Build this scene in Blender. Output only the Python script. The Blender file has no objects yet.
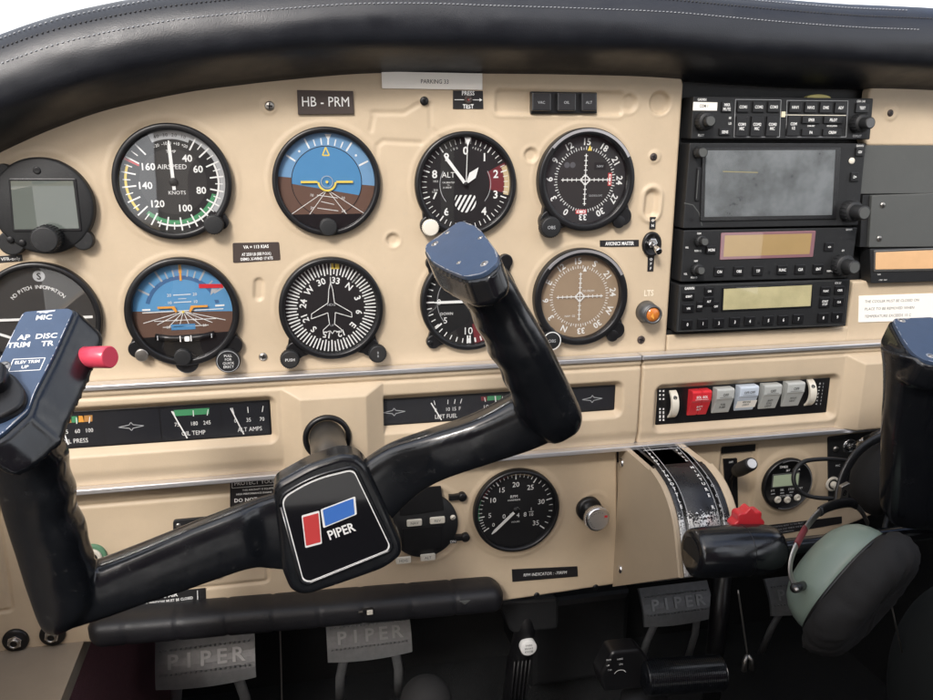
import bpy, math, random
import numpy as np
from mathutils import Vector, Matrix
random.seed(7); rng = np.random.default_rng(7)
PI = math.pi
S = bpy.context.scene; COL = S.collection

# ------------------------------------------------------------------ camera
YAW, PITCH, ROLL, FPX, DIST = math.radians(12.584), math.radians(14.207), math.radians(0.242), 811.6, 653.0
def cam_axes():
    cy, sy, cp, sp = math.cos(YAW), math.sin(YAW), math.cos(PITCH), math.sin(PITCH)
    f = np.array([sy*cp, -sp, -cy*cp]); r = np.cross(f, [0, 1, 0]); r /= np.linalg.norm(r); u = np.cross(r, f)
    c, s = math.cos(ROLL), math.sin(ROLL)
    return r*c+u*s, -r*s+u*c, f
AR, AU, AF = cam_axes()
def ray(x, y): return AF*FPX + AR*(x-466.5) - AU*(y-350.0)
def P(x, y, w=0.0):                      # point of the plane "w mm in front of the panel"
    d = ray(x, y); t = (DIST-w)/(-d[2]); return (d[0]*t, d[1]*t)
def P3(x, y, w=0.0): a = P(x, y, w); return Vector((a[0], a[1], w))
def PU(x, y, u):                         # point of the plane "u mm to the right"
    d = ray(x, y); t = u/d[0]; return Vector((u, d[1]*t, DIST+d[2]*t))
def PV(x, y, v):
    d = ray(x, y); t = v/d[1]; return Vector((d[0]*t, v, DIST+d[2]*t))
def W(u, v, w): return Vector((u*.001, -w*.001, v*.001))
def mmpx(x, y, w=0.0):
    a = P(x-5, y, w); b = P(x+5, y, w); return (b[0]-a[0])/10

cam = bpy.data.objects.new('camera', bpy.data.cameras.new('camera')); COL.objects.link(cam); S.camera = cam
def w3(a): return Vector((a[0], -a[2], a[1]))
m = Matrix.Identity(4)
for i, ax in enumerate((AR, AU, -AF)):
    v = w3(ax)
    for j in range(3): m[j][i] = v[j]
m.translation = W(0, 0, DIST); cam.matrix_world = m
cam.data.sensor_width = 36; cam.data.lens = 36*FPX/933; cam.data.clip_start = .01; cam.data.clip_end = 500

# ------------------------------------------------------------------ materials
MATS = {}
def mat(name, col, rough=.5, metal=0, bump=0, bscale=400, var=0, vscale=40, spec=.5, coat=0, emit=0, bdist=.0003, scratch=0, rvar=0, kind='noise', con=0):
    M = bpy.data.materials.new(name); M.use_nodes = True; nt = M.node_tree; N = nt.nodes; L = nt.links
    b = N['Principled BSDF']; b.inputs['Base Color'].default_value = (*col, 1); b.inputs['Roughness'].default_value = rough
    b.inputs['Metallic'].default_value = metal; b.inputs['Specular IOR Level'].default_value = spec; b.inputs['Coat Weight'].default_value = coat
    tc = N.new('ShaderNodeTexCoord')
    if var or rvar:
        n = N.new('ShaderNodeTexNoise'); n.inputs['Scale'].default_value = vscale; n.inputs['Detail'].default_value = 6; n.inputs['Roughness'].default_value = .65
        L.new(tc.outputs['Object'], n.inputs['Vector'])
        if var:
            mx = N.new('ShaderNodeMix'); mx.data_type = 'RGBA'
            mx.inputs[6].default_value = (*[c*(1-var) for c in col], 1); mx.inputs[7].default_value = (*[min(1, c*(1+var)) for c in col], 1)
            src_ = n.outputs['Fac']
            if con:
                cr_ = N.new('ShaderNodeMapRange'); cr_.inputs[1].default_value = .5-con; cr_.inputs[2].default_value = .5+con; L.new(src_, cr_.inputs[0]); src_ = cr_.outputs[0]
            L.new(src_, mx.inputs[0]); L.new(mx.outputs[2], b.inputs['Base Color'])
        if rvar:
            mr = N.new('ShaderNodeMapRange'); mr.inputs[1].default_value = .3; mr.inputs[2].default_value = .7
            mr.inputs[3].default_value = max(.02, rough-rvar); mr.inputs[4].default_value = rough+rvar
            L.new(n.outputs['Fac'], mr.inputs[0]); L.new(mr.outputs[0], b.inputs['Roughness'])
    if scratch:                              # light dust and scuffs with a shape of their own
        n2 = N.new('ShaderNodeTexNoise'); n2.inputs['Scale'].default_value = 160; n2.inputs['Detail'].default_value = 8; n2.inputs['Roughness'].default_value = .8
        L.new(tc.outputs['Object'], n2.inputs['Vector'])
        rp = N.new('ShaderNodeMapRange'); rp.inputs[1].default_value = .57; rp.inputs[2].default_value = .76; rp.inputs[4].default_value = scratch
        L.new(n2.outputs['Fac'], rp.inputs[0])
        mx2 = N.new('ShaderNodeMix'); mx2.data_type = 'RGBA'; mx2.inputs[7].default_value = (.35, .34, .32, 1)
        src = b.inputs['Base Color'].links[0].from_socket if b.inputs['Base Color'].links else None
        if src: L.new(src, mx2.inputs[6])
        else: mx2.inputs[6].default_value = (*col, 1)
        L.new(rp.outputs[0], mx2.inputs[0]); L.new(mx2.outputs[2], b.inputs['Base Color'])
    if bump:
        t = N.new('ShaderNodeTexVoronoi' if kind == 'voronoi' else 'ShaderNodeTexNoise'); t.inputs['Scale'].default_value = bscale
        if kind != 'voronoi': t.inputs['Detail'].default_value = 4
        L.new(tc.outputs['Object'], t.inputs['Vector'])
        bp = N.new('ShaderNodeBump'); bp.inputs['Strength'].default_value = bump; bp.inputs['Distance'].default_value = bdist
        L.new(t.outputs[0], bp.inputs['Height']); L.new(bp.outputs[0], b.inputs['Normal'])
    if emit:
        b.inputs['Emission Color'].default_value = (*col, 1); b.inputs['Emission Strength'].default_value = emit
    MATS[name] = M; return M
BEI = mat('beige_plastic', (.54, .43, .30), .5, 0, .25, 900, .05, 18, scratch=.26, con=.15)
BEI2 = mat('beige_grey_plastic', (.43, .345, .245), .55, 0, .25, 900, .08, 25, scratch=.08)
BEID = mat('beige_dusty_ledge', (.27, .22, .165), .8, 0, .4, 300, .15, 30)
LEA = mat('black_leather', (.012, .0135, .018), .38, 0, .28, 1500, .2, 60, bdist=.0003, kind='voronoi', rvar=.08)
STI = mat('stitch_thread', (.36, .37, .39), .8)
BLK = mat('black_satin_plastic', (.007, .007, .008), .34, 0, .2, 900, .2, 80, scratch=.05)
BLM = mat('black_matt_plastic', (.010, .0105, .0115), .55, 0, .3, 900, .2, 80, scratch=.06)
GLO = mat('black_gloss_yoke', (.007, .008, .010), .2, 0, .06, 500, .2, 60, scratch=.09, rvar=.09, spec=.7)
PLT = mat('black_plate_sky_sheen', (.055, .085, .145), .33, .0, .15, 800, .15, 120, scratch=.12)  # blue sky reflection painted into the colour of the black plates
DIA = mat('dial_black', (.006, .006, .007), .55)
DIG = mat('dial_grey', (.024, .023, .023), .5, var=.1)
WHT = mat('white_marking', (.82, .82, .8), .5)
WHD = mat('dim_white_marking', (.42, .43, .44), .5)
IVO = mat('ivory_plastic', (.66, .62, .53), .45, var=.05)
PAP = mat('paper_label', (.92, .88, .81), .6, var=.03)
GRN = mat('green_marking', (.06, .27, .12), .5); YEL = mat('yellow_marking', (.80, .60, .10), .5); ORA = mat('orange_marking', (.75, .33, .05), .5)
RED = mat('red_plastic', (.62, .03, .04), .35, coat=.3); REM = mat('red_marking', (.55, .05, .05), .5); DRD = mat('dark_red_marks_and_reflections', (.16, .022, .028), .5)
PNK = mat('pink_red_button', (.75, .07, .12), .3, coat=.4)
SKY1 = mat('horizon_blue', (.10, .29, .52), .5, var=.08); SKY2 = mat('horizon_dark_blue', (.07, .24, .46), .5, var=.08); BRN = mat('horizon_brown', (.12, .065, .045), .5, var=.1)
CHR = mat('chrome', (.75, .75, .76), .18, 1, .1, 300, rvar=.06, vscale=200); STL = mat('brushed_steel', (.42, .40, .37), .36, 1, .3, 700, var=.1)
ALU = mat('bright_aluminium_trim', (.78, .77, .78), .32, .85, .2, 400, var=.08, vscale=90)
LCD = mat('lcd_grey_green', (.12, .14, .125), .25, var=.08, vscale=30); LCA = mat('lcd_amber', (.42, .29, .13), .3, var=.12, vscale=30)
LCY = mat('lcd_yellow_green', (.52, .47, .27), .3, var=.10, vscale=45, con=.14); LCG = mat('lcd_pale_green', (.44, .52, .36), .3)
SCR = mat('dusty_screen', (.115, .125, .13), .34, var=.42, vscale=34, rvar=.1, con=.16)
PIK = mat('display_rose_frame', (.26, .13, .15), .5)
DGR = mat('dark_grey_plate', (.075, .078, .075), .55, 0, .2, 900, .12, 30, scratch=.05)
GRY = mat('grey_rocker', (.44, .45, .43), .45, var=.05); BLS = mat('blue_grey_rocker', (.52, .58, .66), .4)
SAG = mat('sage_green_shell', (.19, .24, .20), .34, 0, .15, 500, .06, 40)
FOA = mat('black_cushion_fabric', (.010, .0095, .0095), .85, 0, .5, 900, .25, 40)
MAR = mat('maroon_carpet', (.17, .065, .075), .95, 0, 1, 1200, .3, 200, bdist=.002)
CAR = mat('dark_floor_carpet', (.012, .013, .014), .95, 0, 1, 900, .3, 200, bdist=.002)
PED = mat('worn_pedal_metal', (.25, .255, .26), .42, .5, .4, 500, .3, 120)
BLU = mat('blue_marking', (.05, .17, .55), .4); BAD = mat('badge_black_gloss', (.008, .008, .01), .06, 0, coat=.6)
QBL = mat('quadrant_worn_black', (.016, .016, .018), .3, 0, .3, 500, .2, 90, rvar=.1)
OLV = mat('brown_placard', (.05, .035, .03), .5, var=.1); BPL = mat('black_placard', (.014, .013, .014), .45, var=.1)
AMB = mat('amber_lens', (.55, .17, .03), .15, coat=.5)
def qwear():                                  # chipped black paint over bare metal on the quadrant plates
    M = QBL; nt = M.node_tree; N = nt.nodes; L = nt.links; b = N['Principled BSDF']
    tc = N.new('ShaderNodeTexCoord'); n = N.new('ShaderNodeTexNoise'); n.inputs['Scale'].default_value = 700; n.inputs['Detail'].default_value = 5
    n3 = N.new('ShaderNodeTexNoise'); n3.inputs['Scale'].default_value = 38; n3.inputs['Detail'].default_value = 2
    L.new(tc.outputs['Object'], n.inputs['Vector']); L.new(tc.outputs['Object'], n3.inputs['Vector'])
    sx = N.new('ShaderNodeSeparateXYZ'); L.new(tc.outputs['Object'], sx.inputs[0])
    mr = N.new('ShaderNodeMapRange'); mr.inputs[1].default_value = .068; mr.inputs[2].default_value = .034; mr.inputs[3].default_value = -.18; mr.inputs[4].default_value = .34
    L.new(sx.outputs['Y'], mr.inputs[0])
    a = N.new('ShaderNodeMath'); a.operation = 'ADD'; L.new(n.outputs['Fac'], a.inputs[0]); L.new(mr.outputs[0], a.inputs[1])
    a2 = N.new('ShaderNodeMath'); a2.operation = 'MULTIPLY_ADD'; a2.inputs[1].default_value = .7; L.new(n3.outputs['Fac'], a2.inputs[0]); L.new(a.outputs[0], a2.inputs[2])
    g = N.new('ShaderNodeMapRange'); g.inputs[1].default_value = 1.04; g.inputs[2].default_value = 1.07; L.new(a2.outputs[0], g.inputs[0])
    mx = N.new('ShaderNodeMix'); mx.data_type = 'RGBA'; mx.inputs[6].default_value = (.016, .016, .018, 1); mx.inputs[7].default_value = (.75, .75, .74, 1)
    L.new(g.outputs[0], mx.inputs[0]); L.new(mx.outputs[2], b.inputs['Base Color'])
    q = N.new('ShaderNodeMath'); q.operation = 'MULTIPLY'; q.inputs[1].default_value = .5; L.new(g.outputs[0], q.inputs[0]); L.new(q.outputs[0], b.inputs['Metallic'])
qwear()
def glassmat(name, rough, f0):                 # a thin pane: Schlick reflection, the same from both sides
    M = bpy.data.materials.new(name); M.use_nodes = True; nt = M.node_tree; N = nt.nodes; L = nt.links; N.clear()
    o = N.new('ShaderNodeOutputMaterial'); t = N.new('ShaderNodeBsdfTransparent'); g = N.new('ShaderNodeBsdfGlossy'); g.inputs['Roughness'].default_value = rough
    lw = N.new('ShaderNodeLayerWeight'); lw.inputs['Blend'].default_value = .5; p = N.new('ShaderNodeMath'); p.operation = 'POWER'; p.inputs[1].default_value = 5
    q = N.new('ShaderNodeMath'); q.operation = 'MULTIPLY_ADD'; q.inputs[1].default_value = 1-f0; q.inputs[2].default_value = f0; mx = N.new('ShaderNodeMixShader')
    L.new(lw.outputs['Facing'], p.inputs[0]); L.new(p.outputs[0], q.inputs[0])
    L.new(q.outputs[0], mx.inputs[0]); L.new(t.outputs[0], mx.inputs[1]); L.new(g.outputs[0], mx.inputs[2]); L.new(mx.outputs[0], o.inputs[0])
    return M
GLA = glassmat('clear_glass', .02, .12); GLM = glassmat('anti_glare_glass', .22, .04)

# ------------------------------------------------------------------ glyphs
GLY = {}
def load_glyphs():
    chars = "ABCDEFGHIJKLMNOPQRSTUVWXYZabcdefghijklmnopqrstuvwxyz0123456789-.:/+=&'~()<>"
    cu = bpy.data.curves.new('tmp', 'FONT'); ob = bpy.data.objects.new('tmp', cu); COL.objects.link(ob)
    cu.size = 1; cu.resolution_u = 2
    def conv(t):
        cu.body = t; dg = bpy.context.evaluated_depsgraph_get(); dg.update()
        me = bpy.data.meshes.new_from_object(ob.evaluated_get(dg)); vs = [v.co.copy() for v in me.vertices]; fs = [tuple(p.vertices) for p in me.polygons]
        bpy.data.meshes.remove(me); return vs, fs
    for wt, off in ((0, 0.0), (1, .022)):
        cu.offset = off
        hx = max(v.x for v in conv('HH')[0])
        cap = max(v.y for v in conv('H')[0])
        for c in chars:
            vs, fs = conv(c); adv = max(v.x for v in conv('H'+c+'H')[0]) - hx
            GLY[(c, wt)] = ([(v.x/cap, v.y/cap) for v in vs], fs, adv/cap)
        GLY[(' ', wt)] = ([], [], .45)
    bpy.data.objects.remove(ob); bpy.data.curves.remove(cu)
load_glyphs()

# ------------------------------------------------------------------ mesh builder
class MB:
    def __init__(s, o=(0, 0, 0)):
        s.v = []; s.f = []; s.mi = []; s.sm = []; s.mats = []; s.o = Vector(o); s.xf = None
    def _m(s, m):
        if m not in s.mats: s.mats.append(m)
        return s.mats.index(m)
    def add(s, vs, fs, m, smooth=False):
        b = len(s.v); mi = s._m(m)
        for p in vs:
            p = Vector(p)
            if s.xf is not None: p = s.xf @ p
            s.v.append((p-s.o)*.001)
        for f in fs: s.f.append([b+i for i in f]); s.mi.append(mi); s.sm.append(smooth)
        return s
    def poly(s, pts, z, m): return s.add([(p[0], p[1], z if len(p) < 3 else p[2]) for p in pts], [list(range(len(pts)))], m)
    def disc(s, x, y, z, r, m, n=48, ry=None): return s.poly([(x+r*math.cos(2*PI*i/n), y+(ry or r)*math.sin(2*PI*i/n)) for i in range(n)], z, m)
    def rect(s, x0, y0, x1, y1, z, m): return s.poly([(x0, y0), (x1, y0), (x1, y1), (x0, y1)], z, m)
    def line(s, a, b, w, z, m, w2=None):
        a = Vector(a[:2]); b = Vector(b[:2]); d = (b-a); n = Vector((-d.y, d.x)).normalized(); w2 = w if w2 is None else w2
        return s.poly([a-n*w/2, b-n*w2/2, b+n*w2/2, a+n*w/2], z, m)
    def plines(s, pts, w, z, m, closed=False):
        k = len(pts)
        for i in range(k if closed else k-1): s.line(pts[i], pts[(i+1) % k], w, z, m)
    def arc(s, x, y, z, r0, r1, a0, a1, m, n=24):     # clockwise degrees from the top
        vs = []; fs = []
        for i in range(n+1):
            a = math.radians(a0+(a1-a0)*i/n)
            vs += [(x+r0*math.sin(a), y+r0*math.cos(a), z), (x+r1*math.sin(a), y+r1*math.cos(a), z)]
        for i in range(n): fs.append([2*i, 2*i+2, 2*i+3, 2*i+1])
        return s.add(vs, fs, m)
    def ticks(s, a0, a1, n, r0, r1, w, z, m, skip=None, x=0, y=0):
        for i in range(n+1):
            if skip and i % skip == 0: continue
            a = math.radians(a0+(a1-a0)*i/n); c, d = math.sin(a), math.cos(a)
            s.line((x+r0*c, y+r0*d), (x+r1*c, y+r1*d), w, z, m)
    def text(s, t, x, y, z, h, m=None, rot=0, al='C', sx=1, bold=0, sp=1.0):
        m = m or WHT; tot = sum(GLY.get((c, bold), GLY[(' ', bold)])[2] for c in t)*h*sx*sp
        ox = {'C': -tot/2, 'L': 0, 'R': -tot}[al]; cr, sr = math.cos(rot), math.sin(rot)
        for c in t:
            vs, fs, adv = GLY.get((c, bold), GLY[(' ', bold)])
            out = []
            for (a, b) in vs:
                px = ox+a*h*sx; py = b*h-h/2
                out.append((x+px*cr-py*sr, y+px*sr+py*cr, z))
            if fs: s.add(out, fs, m)
            ox += adv*h*sx*sp
        return s
    def textarc(s, t, r, a0, a1, z, h, m=None, x=0, y=0, flip=False, bold=0):
        k = len(t)
        for i, c in enumerate(t):
            a = a0+(a1-a0)*i/max(1, k-1); ra = math.radians(a)
            s.text(c, x+r*math.sin(ra), y+r*math.cos(ra), z, h, m, rot=-ra+(PI if flip else 0), bold=bold)
    def lathe(s, prof, m, x=0, y=0, n=48, smooth=True, squash=1.0):
        vs = []; fs = []; k = len(prof)
        for i in range(n):
            a = 2*PI*i/n
            for r, z in prof: vs.append((x+r*math.cos(a), y+r*math.sin(a)*squash, z))
        for i in range(n):
            j = (i+1) % n
            for q in range(k-1): fs.append([i*k+q, j*k+q, j*k+q+1, i*k+q+1])
        s.add(vs, fs, m, smooth)
        if prof[-1][0] > 1e-6: s.add([vs[i*k+k-1] for i in range(n)], [list(range(n))], m)
        return s
    def prism(s, poly, z0, z1, m, bev=.5, mtop=None, seg=2):
        poly = [Vector((p[0], p[1])) for p in poly]; n = len(poly)
        ar = sum(poly[i].x*poly[(i+1) % n].y-poly[(i+1) % n].x*poly[i].y for i in range(n))
        if ar < 0: poly.reverse()
        def inset(d):
            out = []
            for i in range(n):
                a, b, c = poly[i-1], poly[i], poly[(i+1) % n]
                e1 = (b-a); e2 = (c-b)
                if e1.length < 1e-9 or e2.length < 1e-9: out.append(b); continue
                e1.normalize(); e2.normalize(); n1 = Vector((-e1.y, e1.x)); n2 = Vector((-e2.y, e2.x))
                k = n1+n2; den = max(.3, 1+n1.dot(n2)); out.append(b+k*d/den)
            return out
        rings = [(poly, z0), (poly, z1-bev)] if bev else [(poly, z0), (poly, z1)]
        for q in range(1, seg+1):
            if bev:
                t = q/seg*PI/2; rings.append((inset(bev*(1-math.cos(t))), z1-bev+bev*math.sin(t)))
        vs = []; fs = []
        for pl, z in rings: vs += [(p.x, p.y, z) for p in pl]
        for q in range(len(rings)-1):
            for i in range(n):
                j = (i+1) % n; fs.append([q*n+i, q*n+j, (q+1)*n+j, (q+1)*n+i])
        s.add(vs, fs, m, False)
        s.add(vs[-n:], [list(range(n))], mtop or m); return s
    def box(s, x0, y0, z0, x1, y1, z1, m, bev=.4):
        return s.prism([(x0, y0), (x1, y0), (x1, y1), (x0, y1)], z0, z1, m, bev)
    def loft(s, secs, m, smooth=True, cap=True):
        n = len(secs[0]); vs = [p for q in secs for p in q]; fs = []
        for q in range(len(secs)-1):
            for i in range(n):
                j = (i+1) % n; fs.append([q*n+i, q*n+j, (q+1)*n+j, (q+1)*n+i])
        b0 = len(s.v); s.add(vs, fs, m, smooth)
        if cap:
            for f_ in (list(range(n))[::-1], [len(vs)-n+i for i in range(n)]): s.f.append([b0+i for i in f_]); s.mi.append(s._m(m)); s.sm.append(False)
        return s
    def tube(s, pts, r, m, n=12, smooth=True, cap=True, flat=1.0, up=(0, 0, 1)):
        pts = [Vector(p) for p in pts]; k = len(pts); secs = []
        for i in range(k):
            t = (pts[min(i+1, k-1)]-pts[max(i-1, 0)]).normalized(); a = t.cross(Vector(up))
            if a.length < 1e-3: a = t.cross(Vector((0, 1, 0)))
            a.normalize(); b = a.cross(t); rr = r[i] if isinstance(r, (list, tuple)) else r
            secs.append([pts[i]+a*rr*math.cos(2*PI*j/n)+b*rr*flat*math.sin(2*PI*j/n) for j in range(n)])
        return s.loft(secs, m, smooth, cap)
    def sphere(s, c, r, m, nu=16, nv=10):
        rx, ry, rz = r if isinstance(r, (tuple, list)) else (r, r, r); secs = []
        for j in range(1, nv):
            t = PI*j/nv; secs.append([(c[0]+rx*math.sin(t)*math.cos(2*PI*i/nu), c[1]+ry*math.sin(t)*math.sin(2*PI*i/nu), c[2]-rz*math.cos(t)) for i in range(nu)])
        return s.loft(secs, m, True)
    def mesh(s, name):
        me = bpy.data.meshes.new(name); me.from_pydata([tuple(v) for v in s.v], [], s.f)
        for m in s.mats: me.materials.append(m)
        me.polygons.foreach_set('material_index', s.mi); me.polygons.foreach_set('use_smooth', s.sm); me.update(); return me
    def build(s, name, parent=None):
        o = bpy.data.objects.new(name, s.mesh(name)); COL.objects.link(o); o.parent = parent; return o

def tag(o, label=None, cat=None, group=None, kind=None):
    if label: o['label'] = label
    if cat: o['category'] = cat
    if group: o['group'] = group
    if kind: o['kind'] = kind
    return o
class T:                                     # a thing: an Empty at its base that parents its parts
    def __init__(s, name, label, cat, u, v, w=0, group=None):
        s.o = (u, v, w); e = bpy.data.objects.new(name, None); COL.objects.link(e); e.empty_display_size = .01
        e.location = W(u, v, w); e.rotation_euler = (PI/2, 0, 0); tag(e, label, cat, group); s.e = e
    def g(s): return MB(s.o)                 # meshes given in panel coordinates
    def l(s): return MB()                    # meshes given in the thing's own coordinates
    def part(s, name, mb, parent=None, label=None):
        if name == 'lettering' and parent is None and getattr(s, 'main', None):      # printing on a radio face belongs to its body
            import bmesh
            o = s.main; me = mb.mesh('printing'); k = len(o.data.materials); bm = bmesh.new(); bm.from_mesh(o.data); n0 = len(bm.faces); bm.from_mesh(me); bm.faces.ensure_lookup_table()
            for f in bm.faces[n0:]: f.material_index += k
            for m_ in me.materials: o.data.materials.append(m_)
            bm.to_mesh(o.data); bm.free(); bpy.data.meshes.remove(me); return o
        ob = mb.build(name, parent or s.e)
        if label: ob['label'] = label
        return ob
def solo(name, label, cat, u, v, w, mb, group=None, kind=None):
    sh = (Vector((u, v, w))-mb.o)*.001; mb.v = [p-sh for p in mb.v]     # origin moved to the thing's own base
    o = mb.build(name); o.location = W(u, v, w); o.rotation_euler = (PI/2, 0, 0); return tag(o, label, cat, group, kind)
def struct(name, mb):
    o = mb.build(name); o.rotation_euler = (PI/2, 0, 0); o['kind'] = 'structure'; return o
def copy_tree(o, parent=None):
    c = o.copy(); COL.objects.link(c); c.parent = parent
    for ch in list(o.children): copy_tree(ch, c)
    return c
def rpoly(pts, r, n=5):
    out = []; k = len(pts); pts = [Vector((p[0], p[1])) for p in pts]; rr = r if isinstance(r, (list, tuple)) else [r]*k
    for i in range(k):
        a, b, c = pts[i-1], pts[i], pts[(i+1) % k]; d1 = (a-b); d2 = (c-b); q = min(rr[i], d1.length*.48, d2.length*.48)
        p = b+d1.normalized()*q; e = b+d2.normalized()*q
        if q < 1e-6: out.append(b); continue
        for j in range(n+1):
            t = j/n; out.append(p*(1-t)**2+b*2*t*(1-t)+e*t*t)
    return out
def rr(x, y, w, h, r=1, n=4): return rpoly([(x-w/2, y-h/2), (x+w/2, y-h/2), (x+w/2, y+h/2), (x-w/2, y+h/2)], r, n)
def PQ(px, w): return [P(x, y, w) for x, y in px]
def vang(a, b): return math.atan2(b[1]-a[1], b[0]-a[0])

# height-field plate: cells inside sdf<0, the border snapped to the outline, edges rolled back
def plate(mb, u0, u1, v0, v1, res, sdf, hf, m, edge=2.0, depth=8.0, w0=0.0):
    nu = int((u1-u0)/res)+1; nv = int((v1-v0)/res)+1
    U, V = np.meshgrid(np.linspace(u0, u1, nu), np.linspace(v0, v1, nv)); D = sdf(U, V); e = .05
    gx = (sdf(U+e, V)-sdf(U-e, V))/(2*e); gy = (sdf(U, V+e)-sdf(U, V-e))/(2*e)
    ins = D < 0; cell = ins[:-1, :-1] | ins[1:, :-1] | ins[:-1, 1:] | ins[1:, 1:]
    near = D < res*1.5
    c2 = near[:-1, :-1] & near[1:, :-1] & near[:-1, 1:] & near[1:, 1:]; cell &= c2
    mv = (D > 0) & near; U = np.where(mv, U-D*gx, U); V = np.where(mv, V-D*gy, V); Dn = np.minimum(D, 0)
    roll = np.where(-Dn < edge, edge-np.sqrt(np.maximum(0, edge**2-(edge+Dn)**2)), 0)
    Hh = hf(U, V)+w0-roll
    idx = -np.ones(U.shape, int); used = np.zeros(U.shape, bool)
    used[:-1, :-1] |= cell; used[1:, :-1] |= cell; used[:-1, 1:] |= cell; used[1:, 1:] |= cell
    idx[used] = np.arange(used.sum())
    vs = list(zip(U[used], V[used], Hh[used])); fs = []
    cnt = {}
    for j, i in zip(*np.where(cell)):
        q = [idx[j, i], idx[j, i+1], idx[j+1, i+1], idx[j+1, i]]; fs.append(q)
        for a in range(4):
            x, y = q[a], q[(a+1) % 4]
            if (y, x) in cnt: del cnt[(y, x)]
            else: cnt[(x, y)] = 1
    n = len(vs); low = {}
    for (x, y) in cnt:
        for z in (x, y):
            if z not in low: low[z] = len(vs); vs.append((vs[z][0], vs[z][1], w0-depth))
        fs.append([y, x, low[x], low[y]])
    mb.add(vs, fs, m, True)
def s_round(U, V, x0, x1, y0, y1, r):
    cx, cy = (x0+x1)/2, (y0+y1)/2; a = np.abs(U-cx)-(x1-x0)/2+r; b = np.abs(V-cy)-(y1-y0)/2+r
    return np.hypot(np.maximum(a, 0), np.maximum(b, 0))+np.minimum(np.maximum(a, b), 0)-r
def s_poly(U, V, pts):                       # signed distance to a polygon
    d = np.full(U.shape, 1e9); s = np.ones(U.shape); n = len(pts)
    for i in range(n):
        ax, ay = pts[i]; bx, by = pts[i-1]; ex, ey = bx-ax, by-ay; wx, wy = U-ax, V-ay
        t = np.clip((wx*ex+wy*ey)/(ex*ex+ey*ey), 0, 1); d = np.minimum(d, (wx-ex*t)**2+(wy-ey*t)**2)
        c1 = V >= ay; c2 = V < by; c3 = ex*wy > ey*wx
        s = np.where((c1 & c2 & c3) | (~c1 & ~c2 & ~c3), -s, s)
    return s*np.sqrt(d)
def seg_d(U, V, a, b):
    ex, ey = b[0]-a[0], b[1]-a[1]; t = np.clip(((U-a[0])*ex+(V-a[1])*ey)/(ex*ex+ey*ey+1e-9), 0, 1)
    return np.hypot(U-a[0]-ex*t, V-a[1]-ey*t)
def sm(x, a, b): t = np.clip((x-a)/(b-a), 0, 1); return t*t*(3-2*t)

# ================================================================== SETTING
uL = P(-90, 640)[0]
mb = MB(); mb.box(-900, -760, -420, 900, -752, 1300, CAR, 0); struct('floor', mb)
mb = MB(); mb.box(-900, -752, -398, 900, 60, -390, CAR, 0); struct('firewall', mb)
uw, vw = P(84, 641)
t = T('side_ledge', 'dusty beige ledge at the lower left with maroon carpet lining its inner side', 'ledge', uw, vw, 0)
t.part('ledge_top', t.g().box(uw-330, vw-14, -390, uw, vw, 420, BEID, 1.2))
t.part('carpet_lining', t.g().box(uw-9, -750, -388, uw-1.5, vw-14.3, 420, MAR, 1.5))

# ------------------------------------------------------------------ glareshield
low = [(-160, 268), (-110, 226), (-60, 188), (-20, 160), (22, 139), (60, 123), (109, 106.5), (182, 90.5), (240, 82.5), (290, 77), (355, 71.5), (420, 70), (482, 71), (560, 72), (640, 74), (700, 78), (760, 82), (820, 85), (871, 86), (933, 88), (1010, 93), (1080, 100), (1150, 112)]
base = [Vector(P(x, y, 2)) for x, y in low]
def resample(pts, k):
    L = [0]
    for a, b in zip(pts, pts[1:]): L.append(L[-1]+(b-a).length)
    out = []
    for i in range(k):
        d = L[-1]*i/(k-1); j = min(len(pts)-2, max(0, next((q for q in range(len(L)-1) if L[q+1] >= d), len(pts)-2)))
        p0 = pts[max(j-1, 0)]; p1 = pts[j]; p2 = pts[j+1]; p3 = pts[min(j+2, len(pts)-1)]; tt = (d-L[j])/(L[j+1]-L[j])
        out.append(.5*((2*p1)+(p2-p0)*tt+(2*p0-5*p1+4*p2-p3)*tt*tt+(3*p1-p0-3*p2+p3)*tt**3))
    return out
gb = resample(base, 240); GQ = .95
prof = [(-3, -40), (-2, 0), (0, 3), (4, 16), (9, 30), (14, 40), (20, 46), (27, 48.2), (34, 48.3), (40, 46.8), (42.6, 45.6), (44, 45.8), (48, 44), (51.6, 41.4), (52.6, 39.6), (53.6, 40.6), (58, 36), (61, 31.5), (64, 26), (66.5, 16), (68, 4), (69, -30), (68, -140), (55, -330)]
pp = resample([Vector(p) for p in prof], 90)
gn = []
for i in range(len(gb)):
    tdir = (gb[min(i+1, len(gb)-1)]-gb[max(i-1, 0)]).normalized(); gn.append(Vector((-tdir.y, tdir.x)))
def gpt(i, n, w):
    q = GQ
    return (gb[i].x+gn[i].x*n*q, gb[i].y+gn[i].y*n*q, w)
o0 = gb[120]
t = T('glareshield', 'black padded leather glareshield with stitched seams arching over the whole panel', 'glareshield', o0.x, o0.y, 0)
mb = t.g(); vs = []; fs = []
from mathutils import noise
K = len(pp)
for i in range(len(gb)):
    for n, w in pp:
        wr = 0
        if 8 < n < 40 and w > 5:                                 # soft creases in the padding
            s_ = i*4.2
            wr = 1.5*noise.noise(Vector((s_/70, n/16, 0)))+.5*noise.noise(Vector((s_/22, n/9, 3)))
        vs.append(gpt(i, n, w+wr))
for i in range(len(gb)-1):
    for q in range(K-1): fs.append([i*K+q, i*K+q+1, (i+1)*K+q+1, (i+1)*K+q])
mb.add(vs, fs, LEA, True); roll = t.part('padded_roll', mb)
mb = t.g()
fine = resample(gb, 1150); acc = []
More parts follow.
